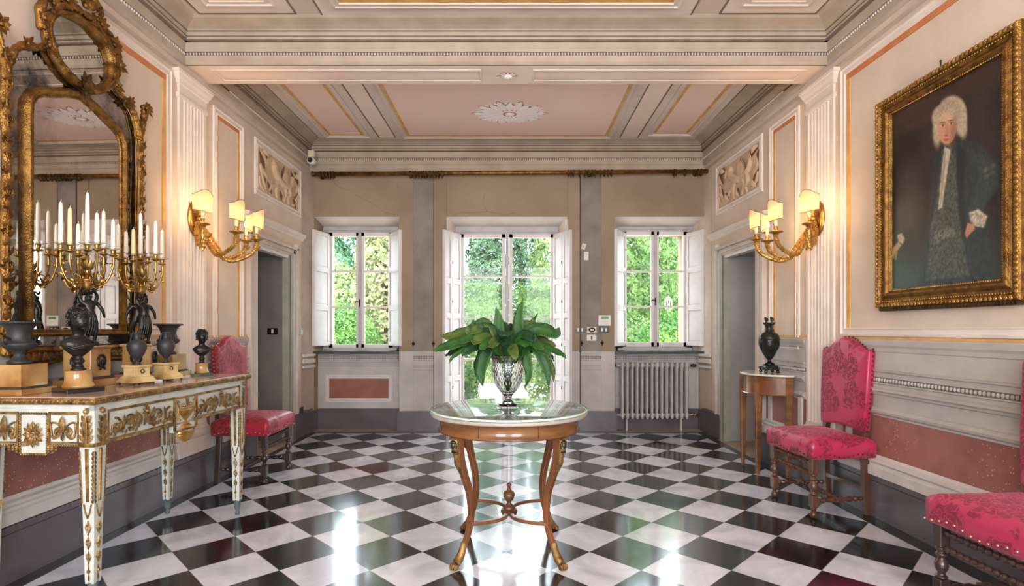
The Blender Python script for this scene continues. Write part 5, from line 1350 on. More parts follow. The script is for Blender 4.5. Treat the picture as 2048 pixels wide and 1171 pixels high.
def bust(label, loc, rz, s, wood_base, cyl, wreath=False):
    r = empty('bronze_bust', (loc[0], loc[1], TZ0), rz)     # faces +x
    m = MB(); sq(m, .062*s, 0, .018*s); m.build('dark_base', 'ebony' if not wood_base else 'green_marble', r, bevel=.001)
    m = MB()
    if cyl: m.lathe([(.052*s,.018*s),(.052*s,.026*s),(.048*s,.029*s),(.048*s,.034*s),(.044*s,.037*s),(.043*s,.078*s),(.044*s,.082*s),(0,.082*s)], 32)
    else: m.lathe([(.045*s,.018*s),(.045*s,.028*s),(.038*s,.032*s),(.038*s,.085*s),(.041*s,.088*s),(0,.088*s)], 32)
    m.build('marble_column', 'siena', r)
    h = .082*s
    m = MB(); m.lathe([(a*s, z*s+h) for a, z in ((.024,0),(.026,.006),(.017,.012),(.014,.026),(.018,.032),(.022,.036),(.018,.042),(.013,.05),(.015,.06),(.0,.065))], 20); m.build('socle', 'bronze', r)
    H = h+.055*s
    def S(x, y, z):
        if z > .092: k = 1.22; return (x*s*k, y*s*k, (.092+(z-.092)*k)*s+H)
        return (x*s, y*s, z*s+H)
    # one continuous head and chest: stacked rings
    m = MB(); L = []
    for z, cx, rx_, ry_ in ((0,.0,.012,.016),(.012,-.002,.022,.030),(.028,-.002,.032,.046),(.045,-.003,.036,.056),(.058,-.004,.033,.054),(.068,-.004,.026,.040),(.076,-.003,.02,.026),(.086,.001,.0175,.019),(.098,.004,.0175,.018),(.104,.008,.024,.020),(.112,.010,.029,.023),(.124,.010,.031,.025),(.136,.008,.032,.027),(.148,.006,.032,.0275),(.158,.004,.029,.025),(.166,.002,.021,.018),(.171,.001,.008,.008)):
        ring = []
        for i in range(24):
            a = 2*PI*i/24; x = cx+rx_*math.cos(a); y = ry_*math.sin(a)
            if math.cos(a) > .8 and .105 < z < .125: x += .003
            ring.append(S(x, y, z))
        L.append(ring)
    m.loops(L, cap0=True, cap1=True, smooth=True); body = m.build('figure', 'bronze', r)
    m = MB()
    m.leaf(S(.040,0,.138), S(.049,0,.123), .012*s, (1,0,.3), .4, 4); m.ball(S(.042,0,.124), (.006*s,.006*s,.005*s)); m.ball(S(.039,0,.117), (.004*s,.009*s,.003*s)); m.ball(S(.038,0,.113), (.004*s,.008*s,.003*s)); m.ball(S(.035,0,.106), (.008*s,.009*s,.006*s))
    for q in (-1, 1): m.ball(S(.036, q*.010, .137), (.004*s,.005*s,.003*s)); m.ball(S(.038, q*.010, .142), (.005*s,.007*s,.0025*s)); m.ball(S(.006, q*.028, .13), (.006*s,.004*s,.009*s))
    m.build('face', 'bronze', body)
    m = MB(); rr = random.Random(3)
    for i in range(70):
        a = rr.uniform(0, 2*PI); t = rr.uniform(0, 1); z = .138+.032*t; k = math.sqrt(max(0, 1-((z-.138)/.036)**2)); x = .005+.033*k*math.cos(a); y = .029*k*math.sin(a)
        if x > .03 and z < .15: continue
        m.ball(S(x, y, z), (.0075*s,.0075*s,.006*s), 6, 4)
    for i in range(24):
        a = PI*(.55+.9*i/24); m.ball(S(.004+.031*math.cos(a), .028*math.sin(a), .125-.01*(i % 2)), (.006*s,)*3, 6, 4)
    m.build('hair', 'bronze', body)
    m = MB()
    for i in range(5):
        m.tube(bez([S(.0,-.054+.004*i,.05), S(.030,-.03+.01*i,.030+.004*i), S(.034,.0+.012*i,.028+.005*i), S(.018,.042,.048+.003*i)], 5), .0045*s, 6)
    m.build('drapery', 'bronze', body)
    return tag(r, label, 'bust')
bust('large dark bronze bust on a yellow marble drum at the near end of the console', (-2.155, 2.70), -.5, 1.28, False, True)
bust('small dark bronze bust on a green marble base at the far end of the console', (-2.09, 3.655), -.9, .95, True, False)

def small_vase(label, loc, rz):
    r = empty('small_vase', (loc[0], loc[1], TZ0), rz)
    for i, (a, b) in enumerate(((-1,-1),(1,-1),(1,1),(-1,1))):
        m = MB(); m.lathe([(.003,0),(.006,.004),(.004,.008),(.007,.012),(.007,.016)], 8, (a*.056, b*.056, 0)); m.build('ball_foot', 'bronze', r)
    m = MB(); m.loops([[(-w,-w,z),(w,-w,z),(w,w,z),(-w,w,z)] for z, w in ((.014,.068),(.024,.068),(.027,.064),(.042,.056),(.046,.05),(.05,.046),(.056,.044),(.094,.044),(.097,.050),(.106,.052),(.110,.05))], cap0=True, cap1=True); m.build('marble_plinth', 'siena_pale', r, bevel=.0015)
    m = MB(); m.tube([(.046, .010*math.cos(t), .075+.010*math.sin(t)) for t in [2*PI*i/12 for i in range(13)]], .0025, 5); m.build('wreath_mount', 'bronze', r)
    m = MB(); m.lathe([(.018,.110),(.019,.116),(.010,.122),(.007,.132),(.014,.140),(.034,.165),(.046,.195),(.049,.215),(.045,.232),(.032,.245),(.018,.252),(.015,.262),(.015,.278),(.022,.288),(.023,.292),(.015,.29)], 28); m.build('vase_body', 'bronze_matte', r)
    for q in (-1, 1):
        m = MB(); m.tube(bez([(0,q*.036,.240),(0,q*.032,.262),(0,q*.028,.282),(0,q*.018,.287)], 4), .0035, 6); m.build('handle', 'bronze_matte', r)
    return tag(r, label, 'vase')
small_vase('small grey two-handled vase on a pale marble plinth, nearer of the pair', (-2.115, 3.06), -.35)
small_vase('small grey two-handled vase on a pale marble plinth, farther of the pair', (-2.095, 3.285), -.35)

def figure_mesh(m, joints, edges):
    for a, b in edges:
        pa, ra = joints[a]; pb, rb = joints[b]; pa = Vector(pa); pb = Vector(pb)
        n = 5; m.tube([pa+(pb-pa)*i/n for i in range(n+1)], [ra+(rb-ra)*i/n for i in range(n+1)], 8)
        m.ball(pa, ra*1.02, 8, 6); m.ball(pb, rb*1.02, 8, 6)
def skinned(name, joints, edges, rad, mt, parent):
    me = bpy.data.meshes.new(name); me.from_pydata(joints, edges, []); o = bpy.data.objects.new(name, me); COL.objects.link(o); o.parent = parent
    me.materials.append(MATS[mt]); sk = o.modifiers.new('skin', 'SKIN'); sk.use_smooth_shade = True
    for i, r_ in enumerate(rad): me.skin_vertices[0].data[i].radius = (r_, r_)
    me.skin_vertices[0].data[0].use_root = True
    su = o.modifiers.new('sub', 'SUBSURF'); su.levels = 1; su.render_levels = 1
    return o
def candelabrum(label, loc, rz, candles):
    r = empty('candelabrum', (loc[0], loc[1], TZ0), rz)
    m = MB(); sq(m, .105, 0, .038); m.build('plinth_step', 'siena', r, bevel=.002)
    m = MB(); sq(m, .088, .038, .05, .08); m.build('dark_moulding', 'bronze_matte', r)
    m = MB(); sq(m, .074, .05, .205); m.build('marble_plinth', 'siena', r, bevel=.002)
    m = MB(); sq(m, .082, .205, .213, .086); sq(m, .086, .213, .22, .08); m.build('plinth_cap', 'siena', r)
    for (nx, ny) in ((1, 0), (0, -1)):
        m = MB(); P = [(nx*.079+(-ny)*.026*math.cos(t), ny*.079+nx*.026*math.cos(t), .135+.032*math.sin(t)) for t in [2*PI*i/20 for i in range(21)]]
        m.tube(P, .006, 6)
        for i in range(20): m.ball(P[i], .0075, 5, 4)
        for s in (-1, 1): m.leaf((nx*.08, ny*.08, .10), (nx*.082-ny*s*.028, ny*.082+nx*s*.028, .088), .016, (nx, ny, 0), .4, 4)
        m.ball((nx*.082, ny*.082, .128), (.010,.010,.016), 8, 6)
        m.build('wreath_mount', 'bronze', r)
    # a dancing group of two dark figures back to back
    for k, (ang, nm) in enumerate(((-.6, 'dancing_figure'), (2.3, 'dancing_figure'))):
        c, s = math.cos(ang), math.sin(ang)
        def J(x, y, z): return (x*c-y*s, x*s+y*c, z+.225)
        base = .030
        jt = [J(base, 0, .145), J(base+.004, 0, .185), J(base, .0, .225), J(base-.004, 0, .245), J(base-.002, 0, .272),
              J(base+.002, .020, .14), J(base+.02, .024, .08), J(base+.004, .018, .012), J(base+.022, .022, .004),
              J(base+.002, -.020, .14), J(base+.012, -.03, .085), J(base-.02, -.036, .045), J(base-.028, -.036, .028),
              J(base, .036, .228), J(base+.012, .058, .185), J(base+.006, .068, .145),
              J(base, -.036, .228), J(base-.006, -.046, .27), J(base-.03, -.02, .315)]
        ed = [(0,1),(1,2),(2,3),(3,4),(0,5),(5,6),(6,7),(7,8),(0,9),(9,10),(10,11),(11,12),(2,13),(13,14),(14,15),(2,16),(16,17),(17,18)]
        rd = [.022,.019,.024,.010,.016,.017,.012,.008,.006,.017,.012,.008,.006,.012,.009,.006,.012,.009,.006]
        fg = skinned(nm, jt, ed, rd, 'bronze', r)
        m = MB()
        for i in range(8):
            t = -1.2+i*.34; m.tube(bez([J(base+.018*math.cos(t), .024*math.sin(t), .17), J(base+.03*math.cos(t), .034*math.sin(t), .11), J(base-.01+.034*math.cos(t), .034*math.sin(t)-.01, .05)], 4), [.006]*4+[.007]*5, 5)
        if k == 0: m.build('drapery', 'bronze', fg)
        m = MB(); 
        for i in range(16):
            a = i*2.4; m.ball(Vector(J(base-.004, 0, .285))+Vector((.014*math.cos(a), .014*math.sin(a), .006*math.sin(i))), .006, 5, 4)
        m.build('hair', 'bronze', fg)
    m = MB(); m.lathe([(.05,.22),(.052,.228),(.04,.236),(.03,.24)], 20); m.build('rock_base', 'bronze', r)
    # gilt bowl and branches
    Hc = .54
    m = MB(); m.lathe([(.012,Hc-.02),(.02,Hc-.008),(.026,Hc+.01),(.03,Hc+.035),(.034,Hc+.04),(.03,Hc+.046),(.018,Hc+.05),(.012,Hc+.07),(.016,Hc+.085),(.010,Hc+.1),(.014,Hc+.12),(.009,Hc+.14),(.009,Hc+.175)], 20)
    m.build('gilt_stem', 'brass', r)
    m = MB()
    for i in range(9):
        a = 2*PI*i/9; m.leaf((.015*math.cos(a), .015*math.sin(a), Hc+.05), (.055*math.cos(a), .055*math.sin(a), Hc+.10), .022, (math.cos(a), math.sin(a), .5), .3, 4)
        m.leaf((.012*math.cos(a+.3), .012*math.sin(a+.3), Hc+.09), (.035*math.cos(a+.3), .035*math.sin(a+.3), Hc+.15), .02, (math.cos(a), math.sin(a), .5), .3, 4)
    m.build('gilt_leaves', 'brass', r)
    n = 6
    for i in range(n+1):
        if i < n:
            a = 2*PI*i/n+.5; ca, sa = math.cos(a), math.sin(a); R_ = .115; zt = Hc+.185+.015*(i % 2)
            m = MB(); P = bez([(0, 0, Hc+.05), (.04*ca, .04*sa, Hc+.02), (.085*ca, .085*sa, Hc+.035), (R_*ca, R_*sa, Hc+.12), (R_*ca, R_*sa, zt-.01)], 5); m.tube(P, .0055, 7); m.ball(P[8], .009, 7, 5)
            m.leaf(P[7], tuple(Vector(P[11])+Vector((0,0,-.03))), .02, (ca, sa, -.4), .4, 4)
            for h, (k_, dz, w_) in enumerate(((6, .045, .022), (9, .05, .024), (13, .04, .02), (15, .035, .018))):
                q_ = P[k_]; m.leaf(q_, (q_[0]-ca*.018*(1 if h % 2 else -1), q_[1]-sa*.018*(1 if h % 2 else -1), q_[2]+dz*(.6 if h % 2 else -.5)), w_, (-sa, ca, .3), .4, 4)
            m.tube([(P[8][0]-ca*(.02-.018*math.cos(t))*(1), P[8][1]-sa*(.02-.018*math.cos(t)), P[8][2]+.03+.020*math.sin(t)) for t in [x*.5 for x in range(10)]], .0035, 6)
            px_, py_ = R_*ca, R_*sa
        else: px_ = py_ = 0; zt = Hc+.205; m = MB()
        m.lathe([(.004,zt-.012),(.02,zt-.004),(.024,zt),(.012,zt+.004),(.010,zt+.008),(.013,zt+.018),(.014,zt+.03),(.010,zt+.03)], 14, (px_, py_, 0))
        br = m.build('branch', 'brass', r)
        m = MB(); m.lathe([(.012,zt+.032),(.026,zt+.030),(.034,zt+.034),(.036,zt+.038),(.034,zt+.037),(.025,zt+.033),(.012,zt+.035)], 16, (px_, py_, 0), caps=False, flute=lambda a_, j, rr, z: 1+.12*math.cos(8*a_) if rr > .03 else 1); m.build('drip_glass', 'clear_glass', br)
        hh, mt = candles[i]
        if hh:
            cd = empty('taper_candle', Vector(r.location)+Matrix.Rotation(rz, 3, 'Z')@Vector((px_, py_, zt+.028)))
            m = MB(); m.lathe([(.0115,0),(.0118,.01),(.0105,hh*.7),(.009,hh*.93),(.006,hh*.985),(.0,hh)], 14); m.build('wax_taper', mt, cd)
            m = MB(); m.tube([(0,0,hh-.004),(.001,0,hh+.006),(.004,0,hh+.011)], .0011, 5); m.build('wick', 'wax', cd)
            wh = 'near' if loc[1] < 3.2 else 'far'
            pl = 'tall centre' if i == n else ('cream yellow' if mt == 'wax_yellow' else 'white')
            tag(cd, '%s taper candle %s of the %s candelabrum' % (pl, 'in the middle' if i == n else 'on a side arm', wh), 'candle', '%s taper candles of the %s candelabrum' % (pl, wh))
    return tag(r, label, 'candelabrum')
candelabrum('nearer gilt candelabrum with dark dancing figures on a tall yellow marble plinth', (-2.345, 3.00), 0, [(.17,'wax'),(.22,'wax'),(.15,'wax'),(.23,'wax'),(.20,'wax_yellow'),(.17,'wax'),(.29,'wax')])
candelabrum('farther gilt candelabrum with dark dancing figures on a yellow marble plinth', (-2.315, 3.385), .3, [(.19,'wax'),(.21,'wax'),(.17,'wax'),(.18,'wax'),(.16,'wax_yellow'),(.21,'wax'),(.26,'wax')])
# ================================================================ GREAT MIRROR
MYC, MXG = 3.15, -2.505
mroot = empty('wall_mirror', (MXG, MYC, 0), math.radians(-1.6))
def MF(u, z, n): return (n, u, z)           # u along the wall, n out of it (local x)
# glass
gl = [(-.306,1.27),(.306,1.27),(.306,2.40),(.300,2.45),(.278,2.49),(.24,2.515),(.17,2.54),(.09,2.575),(0,2.60),(-.09,2.575),(-.17,2.54),(-.24,2.515),(-.278,2.49),(-.300,2.45),(-.306,2.40)]
m = MB(); m.prism([MF(u, z, -.004) for u, z in gl], (.006, 0, 0)); m.build('mirror_plate', 'mirror_glass', mroot)
out = [(-.44,1.16),(.44,1.16),(.45,2.50),(.435,2.60),(.40,2.68),(.33,2.73),(.25,2.76),(.21,2.80),(.0,2.80),(-.21,2.80),(-.25,2.76),(-.33,2.73),(-.40,2.68),(-.435,2.60),(-.45,2.50)]
m = MB(); m.prism([MF(u, z, -.022) for u, z in out], (.014, 0, 0)); m.build('border_glass', 'mirror_old', mroot)
cr = []
for i in range(36):
    t = 2*PI*i/36; u = .215*math.cos(t)*(1-.12*math.sin(t)); z = 2.885+.175*math.sin(t)+(.02*math.cos(2*t)); cr.append((u, z))
m = MB(); m.prism([MF(u, z, -.006) for u, z in cr], (.008, 0, 0)); m.build('crest_plate', 'mirror_crest', mroot)
# mouldings swept round an outline
def sweep(m, pts, prof, closed=True):
    n = len(pts); L = [[] for _ in prof]
    for i in range(n):
        a = Vector(pts[(i-1) % n] if closed or i > 0 else pts[i]); b = Vector(pts[i]); c = Vector(pts[(i+1) % n] if closed or i < n-1 else pts[i])
        t = ((b-a).normalized() if (b-a).length > 1e-9 else Vector((0,0)))+((c-b).normalized() if (c-b).length > 1e-9 else Vector((0,0))); t.normalize(); nn = Vector((t.y, -t.x))   # outward for ccw
        for k, (o, h) in enumerate(prof): L[k].append(MF(b.x+nn.x*o, b.y+nn.y*o, h))
    m.loops(L, closed=closed, smooth=True)
def dense(pts, st=.03, closed=True):
    o = []
    for i in range(len(pts) if closed else len(pts)-1):
        a = Vector(pts[i]); b = Vector(pts[(i+1) % len(pts)]); k = max(1, int((b-a).length/st))
        for j in range(k): o.append(tuple(a+(b-a)*j/k))
    if not closed: o.append(pts[-1])
    return o
m = MB(); sweep(m, gl, [(-.004,-.002),(-.004,.008),(.003,.012),(.008,.008),(.014,.012),(.024,.026),(.032,.03),(.040,.026),(.044,.014),(.050,.010),(.052,-.01)])
m.smooth = True
for p in dense(gl, .011): m.ball(MF(p[0]*1.012, p[1], .011), .0042, 5, 4)
m.build('inner_frame', 'gold', mroot)
def rococo(m, pts, r0, closed=False, amp=.25):
    P = [MF(u, z, .012) for u, z in pts]; k = len(P)
    m.tube(P, [r0*(1+amp*math.sin(i*1.3)*.5+amp*.5*math.sin(i*.37)) for i in range(k)], 9, up=(1, 0, 0))
    m.tube([MF(u, z, .012+r0*.8) for u, z in pts], [r0*.42*(1+.3*math.sin(i*1.9)) for i in range(k)], 6, up=(1, 0, 0))
def cluster(m, u, z, s, n=7, a0=0, spread=2*PI, rr=None):
    rr = rr or R
    for i in range(n):
        a = a0+spread*(i+.5)/n; L = s*rr.uniform(.7, 1.15)
        m.leaf(MF(u, z, .02), MF(u+L*math.cos(a), z+L*math.sin(a), .02+.4*s*rr.uniform(.2, 1)), s*.5, (1, 0, 0), .35, 5, curl=s*.15)
    m.ball(MF(u, z, .035), (s*.2, s*.22, s*.22), 8, 6)
def cv(P, n=7): return [(p[0], p[1]) for p in bez([(a, b, 0) for a, b in P], n)]
# left and right stiles
for s in (-1, 1):
    m = MB()
    path = cv([(s*.465,1.14),(s*.46,1.35),(s*.468,1.7),(s*.458,2.05),(s*.47,2.35),(s*.468,2.50),(s*.445,2.60),(s*.41,2.68),(s*.35,2.73),(s*.28,2.755),(s*.225,2.80),(s*.22,2.86)], 9)
    rococo(m, path, .020); 
    for q in (1.0,):
        inner = [(u-s*.022, z) for u, z in path[:62]]; m.tube([MF(u, z, .008) for u, z in inner], .008, 6)
    for z in (1.25,1.42,1.58,1.75,1.9,2.06,2.2,2.36): cluster(m, s*.475, z, .036, 6, PI/2-.6 if s < 0 else PI/2-.6, 1.2+2.4)
    for k in range(30):
        z = 1.18+.045*k; a = .6 if k % 2 else -.5; e = (1 if k % 2 else -1)
        m.leaf(MF(s*.467, z, .026), MF(s*(.467+.026*e), z+.062, .036), .034, (1, a*s, 0), .35, 4)
        if k % 4 == 1: m.tube([MF(*((s*.467+p[0], z+p[1]))[:2], .034+p[2]) for p in [(.022*math.cos(t)*(1-t/9), .026*math.sin(t)*(1-t/9), .002*t) for t in [x*.45 for x in range(16)]]], .006, 6)
    m.build('carved_stile', 'gold', mroot)
    # shoulder finial: upswept scroll with leaves
    m = MB(); pth = cv([(s*.455,2.52),(s*.475,2.60),(s*.50,2.68),(s*.515,2.74),(s*.50,2.775)], 7); rococo(m, pth, .022)
    cluster(m, s*.505, 2.755, .06, 9, .0, 2*PI); cluster(m, s*.47, 2.62, .04, 6)
    m.build('shoulder_finial', 'gold', mroot)
# crest frame
m = MB(); P = [(u*1.07, 2.885+(z-2.885)*1.08) for u, z in cr]; P.append(P[0]); rococo(m, P, .026)
sweep(m, cr, [(-.004,.0),(-.002,.012),(.006,.016),(.014,.01)])
for i in range(44):
    t = 2*PI*i/44; u, z = .245*math.cos(t)*(1-.1*math.sin(t)), 2.885+.205*math.sin(t)
    m.leaf(MF(u*.95, 2.885+(z-2.885)*.95, .03), MF(u*1.07, 2.885+(z-2.885)*1.07+.01, .034), .035, (1, 0, 0), .35, 3)
m.build('crest_frame', 'gold', mroot)
for (u_, z_, s_, n_) in ((0,2.69,.075,13),(-.235,2.79,.055,9),(.235,2.79,.06,9),(.27,2.93,.06,8),(-.265,2.92,.05,8),(.36,2.735,.045,8),(-.36,2.735,.045,8),(.22,3.03,.07,10),(-.21,3.03,.055,9)):
    m = MB(); cluster(m, u_, z_, s_, n_); cluster(m, u_, z_, s_*.6, 6)
    if u_ == 0: cluster(m, 0, 2.64, .05, 6, PI+.2, PI-.4)
    m.build('carved_shell', 'gold_dark' if n_ == 13 else 'gold', mroot)
m = MB()
for s in (-1, 1):
    rococo(m, cv([(s*.26,2.86),(s*.27,2.96),(s*.22,3.07),(s*.14,3.10),(s*.10,3.16)], 6), .022); rococo(m, cv([(s*.02,3.10),(s*.10,3.12),(s*.13,3.18),(s*.07,3.24),(0,3.27)], 6), .02)
cluster(m, 0, 3.14, .085, 11, .2, PI-.4); cluster(m, .12, 3.10, .06, 8); cluster(m, -.12, 3.10, .06, 8)
m.build('crest_carving', 'gold', mroot)
m = MB(); rococo(m, cv([(-.47,1.15),(-.3,1.165),(0,1.15),(.3,1.165),(.47,1.15)], 8), .018)
rococo(m, cv([(-.46,1.17),(-.36,1.10),(-.22,1.095),(-.1,1.12),(0,1.10),(.1,1.12),(.22,1.095),(.36,1.10),(.46,1.17)], 6), .017)
for i in range(26): u = -.42+.84*i/25; m.leaf(MF(u, 1.155, .024), MF(u+.012*(1 if u > 0 else -1), 1.105, .03), .03, (1, 0, 0), .35, 4)
m.build('bottom_rail', 'gold', mroot)
m = MB(); m.box(-.055, -.023, -.42, .42, 1.2, 2.6); m.build('backboard', 'canvas_edge', mroot)
tag(mroot, 'tall gilt rococo mirror with a cartouche crest hanging above the console', 'mirror')

# ================================================================ PORTRAIT
PY1, PY0, PZ0, PZ1 = 3.52, 2.735, 1.526, 2.655
proot = empty('portrait_painting', (2.56-.024*(PY1+PY0)/2, (PY1+PY0)/2, 0), math.atan(.024))
YM = (PY1+PY0)/2; HW = (PY1-PY0)/2; NC = -.030
NXg, NZg = 230, 330
def paint():
    us = np.linspace(0, 1, NXg); vs = np.linspace(0, 1, NZg); U, V = np.meshgrid(us, vs)
    Yw = PY1-(PY1-PY0)*U; Zw = PZ0+(PZ1-PZ0)*V; Xw = 2.56-.024*Yw-.03
    # the sitter is laid out on a 280 x 360 sheet, x to the right, y down
    X = 1027+1090*Xw/Yw; Y = 659-1090*(Zw-1.27)/Yw
    rg = np.random.RandomState(4)
    def sm(n):
        a = rg.rand(n, n); yi = np.linspace(0, n-1.001, NZg); xi = np.linspace(0, n-1.001, NXg); y0 = yi.astype(int); x0 = xi.astype(int); fy = (yi-y0)[:, None]; fx = (xi-x0)[None]
        fy = fy*fy*(3-2*fy); fx = fx*fx*(3-2*fx)
        return (a[np.ix_(y0, x0)]*(1-fx)+a[np.ix_(y0, x0+1)]*fx)*(1-fy)+(a[np.ix_(y0+1, x0)]*(1-fx)+a[np.ix_(y0+1, x0+1)]*fx)*fy
    n1, n2, n3, n4 = sm(6), sm(20), sm(60), sm(120)
    C = np.zeros((NZg, NXg, 3)); C[:] = (44, 33, 30)
    C += (n1[..., None]-.5)*26+(n2[..., None]-.5)*10
    low = np.clip((Y-400)/140, 0, 1)[..., None]; C = C*(1-low*.7)+np.array((62, 68, 56))*low*.7
    def soft(d, w=2.0): return np.clip(.5-d/w, 0, 1)[..., None]
    def ell(cx, cy, rx_, ry_, ang=0):
        c, s = math.cos(ang), math.sin(ang); dx, dy = X-cx, Y-cy; a = (dx*c+dy*s)/rx_; b = (-dx*s+dy*c)/ry_
        return (np.sqrt(a*a+b*b)-1)*min(rx_, ry_)
    def poly(P):
        d = np.full(X.shape, 1e9); ins = np.zeros(X.shape, bool); k = len(P)
        for i in range(k):
            (xa, ya), (xb, yb) = P[i], P[(i+1) % k]; ex, ey = xb-xa, yb-ya; t = np.clip(((X-xa)*ex+(Y-ya)*ey)/(ex*ex+ey*ey), 0, 1)
            d = np.minimum(d, np.hypot(X-xa-t*ex, Y-ya-t*ey)); cr_ = ((ya > Y) != (yb > Y)) & (X < (xb-xa)*(Y-ya)/(yb-ya+1e-9)+xa); ins ^= cr_
        return np.where(ins, -d, d)
    def put(d, col, w=2.0, al=1.0, tex=0, tn=None):
        nonlocal C
        a = soft(d, w)*al; c = np.array(col, float)+((tn if tn is not None else n3)[..., None]-.5)*tex; C = C*(1-a)+c*a
    put(poly([(1775,215),(1860,185),(2005,110),(2005,150),(1900,205),(1780,260)]), (72,44,38), 26, .6)
    put(poly([(1790,262),(1850,235),(1905,195),(1908,202),(1850,246),(1792,272)]), (88,58,50), 10, .5)
    # coat
    coat = poly([(1885,292),(1868,312),(1862,350),(1858,430),(1850,500),(1838,575),(1985,560),(1982,480),(1965,420),(1998,372),(2000,320),(1960,288),(1925,276)])
    put(coat, (44,52,52), 9, .95, 16)
    put(poly([(1935,300),(1975,305),(1996,340),(1993,375),(1962,425),(1940,455),(1928,440),(1945,400),(1958,350)]), (56,64,62), 8, .8, 14)
    put(poly([(1965,338),(1990,325),(1992,333),(1968,346)]), (110,108,90), 3, .5, 60); put(poly([(1965,352),(1990,340),(1992,346),(1968,359)]), (110,108,90), 3, .4, 60)
    # waistcoat, brocaded
    vest = poly([(1884,300),(1878,340),(1872,400),(1862,450),(1852,560),(1940,552),(1922,470),(1915,400),(1918,350),(1912,310),(1900,290)])
    put(vest, (84,84,72), 5, .7, 70, n4); put(vest, (66,72,64), 5, .4, 60, n3)
    put(poly([(1868,465),(1905,452),(1912,470),(1870,485)]), (122,120,104), 6, .5, 100, n4)
    put(poly([(1915,290),(1912,350),(1918,420),(1926,470),(1934,470),(1926,400),(1930,330),(1928,295)]), (30,36,36), 5, .8)
    put(poly([(1876,300),(1868,380),(1858,440),(1864,440),(1874,380),(1884,310)]), (36,40,38), 5, .7)
    # jabot
    put(poly([(1889,293),(1884,330),(1878,400),(1876,418),(1884,416),(1892,360),(1901,300)]), (196,178,150), 3, .95, 40)
    put(poly([(1889,300),(1883,360),(1880,408),(1882,408),(1887,360),(1892,305)]), (140,120,98), 2, .7)
    # wig
    for (cx, cy, rx_, ry_, a) in ((1904,225,28,34,.15),(1921,240,13,30,.05),(1874,262,9,32,.0),(1880,232,16,22,.3),(1926,258,8,18,0)):
        put(ell(cx, cy, rx_, ry_, a), (176,158,132), 6, 1, 26, n4)
    for i in range(34):
        a = i*2.39; rr_ = .5+.5*((i*7) % 10)/10; cx = 1900+26*rr_*math.cos(a); cy = 226+30*rr_*math.sin(a)
        if cx < 1893 and cy > 232: continue
        put(np.abs(ell(cx, cy, 5, 4))-.3, (132,114,92), 1.8, .4)
    # face
    put(ell(1894,258,17.5,31,.06), (196,142,112), 3, 1, 10); put(ell(1888,268,9,14,.1), (206,142,116), 10, .7); put(ell(1906,262,6,24,.1), (140,92,70), 8, .7); put(ell(1894,236,12,10), (214,170,140), 8, .7)
    put(poly([(1893,248),(1889,270),(1893,272),(1897,270),(1896,250)]), (178,120,94), 2.5, .8); put(ell(1892,271,3.5,1.6), (120,68,52), 1.5, .8)
    for cx, cy in ((1885.5,251),(1902,247)):
        put(ell(cx, cy, 3.8, 1.5, -.1), (206,176,150), 1.2, .8); put(ell(cx, cy, 1.7, 1.6), (46,30,24), 1, 1); put(ell(cx, cy-6.5, 6, 1.1, -.15), (84,56,42), 1.4, .85); put(ell(cx, cy-2.6, 5, .7, -.1), (92,58,44), 1, .8)
    put(ell(1892,279,5.5,1.4,-.05), (158,62,54), 1.4, .95); put(ell(1892,281.5,4.4,1.2), (182,92,78), 1.4, .7); put(ell(1893,289,7,4), (170,112,90), 5, .5)
    # hands and cuffs
    put(poly([(1938,425),(1956,418),(1975,432),(1968,455),(1950,452),(1941,443)]), (186,172,146), 4, .9, 80, n4)
    put(poly([(1934,446),(1948,448),(1950,458),(1938,470),(1933,477),(1929,468)]), (186,126,94), 3, .95)
    put(poly([(1794,470),(1803,466),(1810,478),(1805,488),(1797,484)]), (184,170,136), 4, .9, 60, n4)
    put(poly([(1796,484),(1803,490),(1795,500),(1784,514),(1781,503),(1788,492)]), (180,150,98), 3, .95)
    for i in range(3): put(poly([(1785+i*3,502+i),(1789+i*3,502),(1784+i*4,516+i*2),(1782+i*4,515+i*2)]), (168,136,90), 1.5, .8)
    C += (n4[..., None]-.5)*9
    green = np.exp(-((X-1800)/45)**2-((Y-560)/60)**2)[..., None]; C += green*np.array((4, 18, 14))
    return np.clip(C, 6, 255)
Cc = paint(); me = bpy.data.meshes.new('canvas')
vs = [(NC, (PY1-(PY1-PY0)*i/(NXg-1))-YM, PZ0+(PZ1-PZ0)*j/(NZg-1)) for j in range(NZg) for i in range(NXg)]
fs = [(j*NXg+i, j*NXg+i+1, (j+1)*NXg+i+1, (j+1)*NXg+i) for j in range(NZg-1) for i in range(NXg-1)]
me.from_pydata(vs, [], fs); ca = me.color_attributes.new('paint', 'FLOAT_COLOR', 'POINT')
l = Cc.reshape(-1, 3)/255; l = np.where(l <= .04045, l/12.92, ((l+.055)/1.055)**2.4); arr = np.ones((len(l), 4), np.float32); arr[:, :3] = l; ca.data.foreach_set('color', arr.ravel())
mm = bpy.data.materials.new('oil_paint'); mm.use_nodes = True; nt = mm.node_tree; b = nt.nodes['Principled BSDF']; at = node(nt, 'ShaderNodeAttribute'); at.attribute_name = 'paint'; nt.links.new(at.outputs['Color'], b.inputs['Base Color']); b.inputs['Roughness'].default_value = .42
wv = node(nt, 'ShaderNodeTexNoise'); wv.inputs['Scale'].default_value = 180; tc = node(nt, 'ShaderNodeTexCoord'); nt.links.new(tc.outputs['Object'], wv.inputs['Vector']); bp_ = node(nt, 'ShaderNodeBump'); bp_.inputs['Strength'].default_value = .25; bp_.inputs['Distance'].default_value = .003; nt.links.new(wv.outputs[0], bp_.inputs['Height']); nt.links.new(bp_.outputs[0], b.inputs['Normal'])
me.materials.append(mm); cvs = bpy.data.objects.new('canvas', me); COL.objects.link(cvs); cvs.parent = proot
fpf = lambda y, z, n: (-n, y, z)
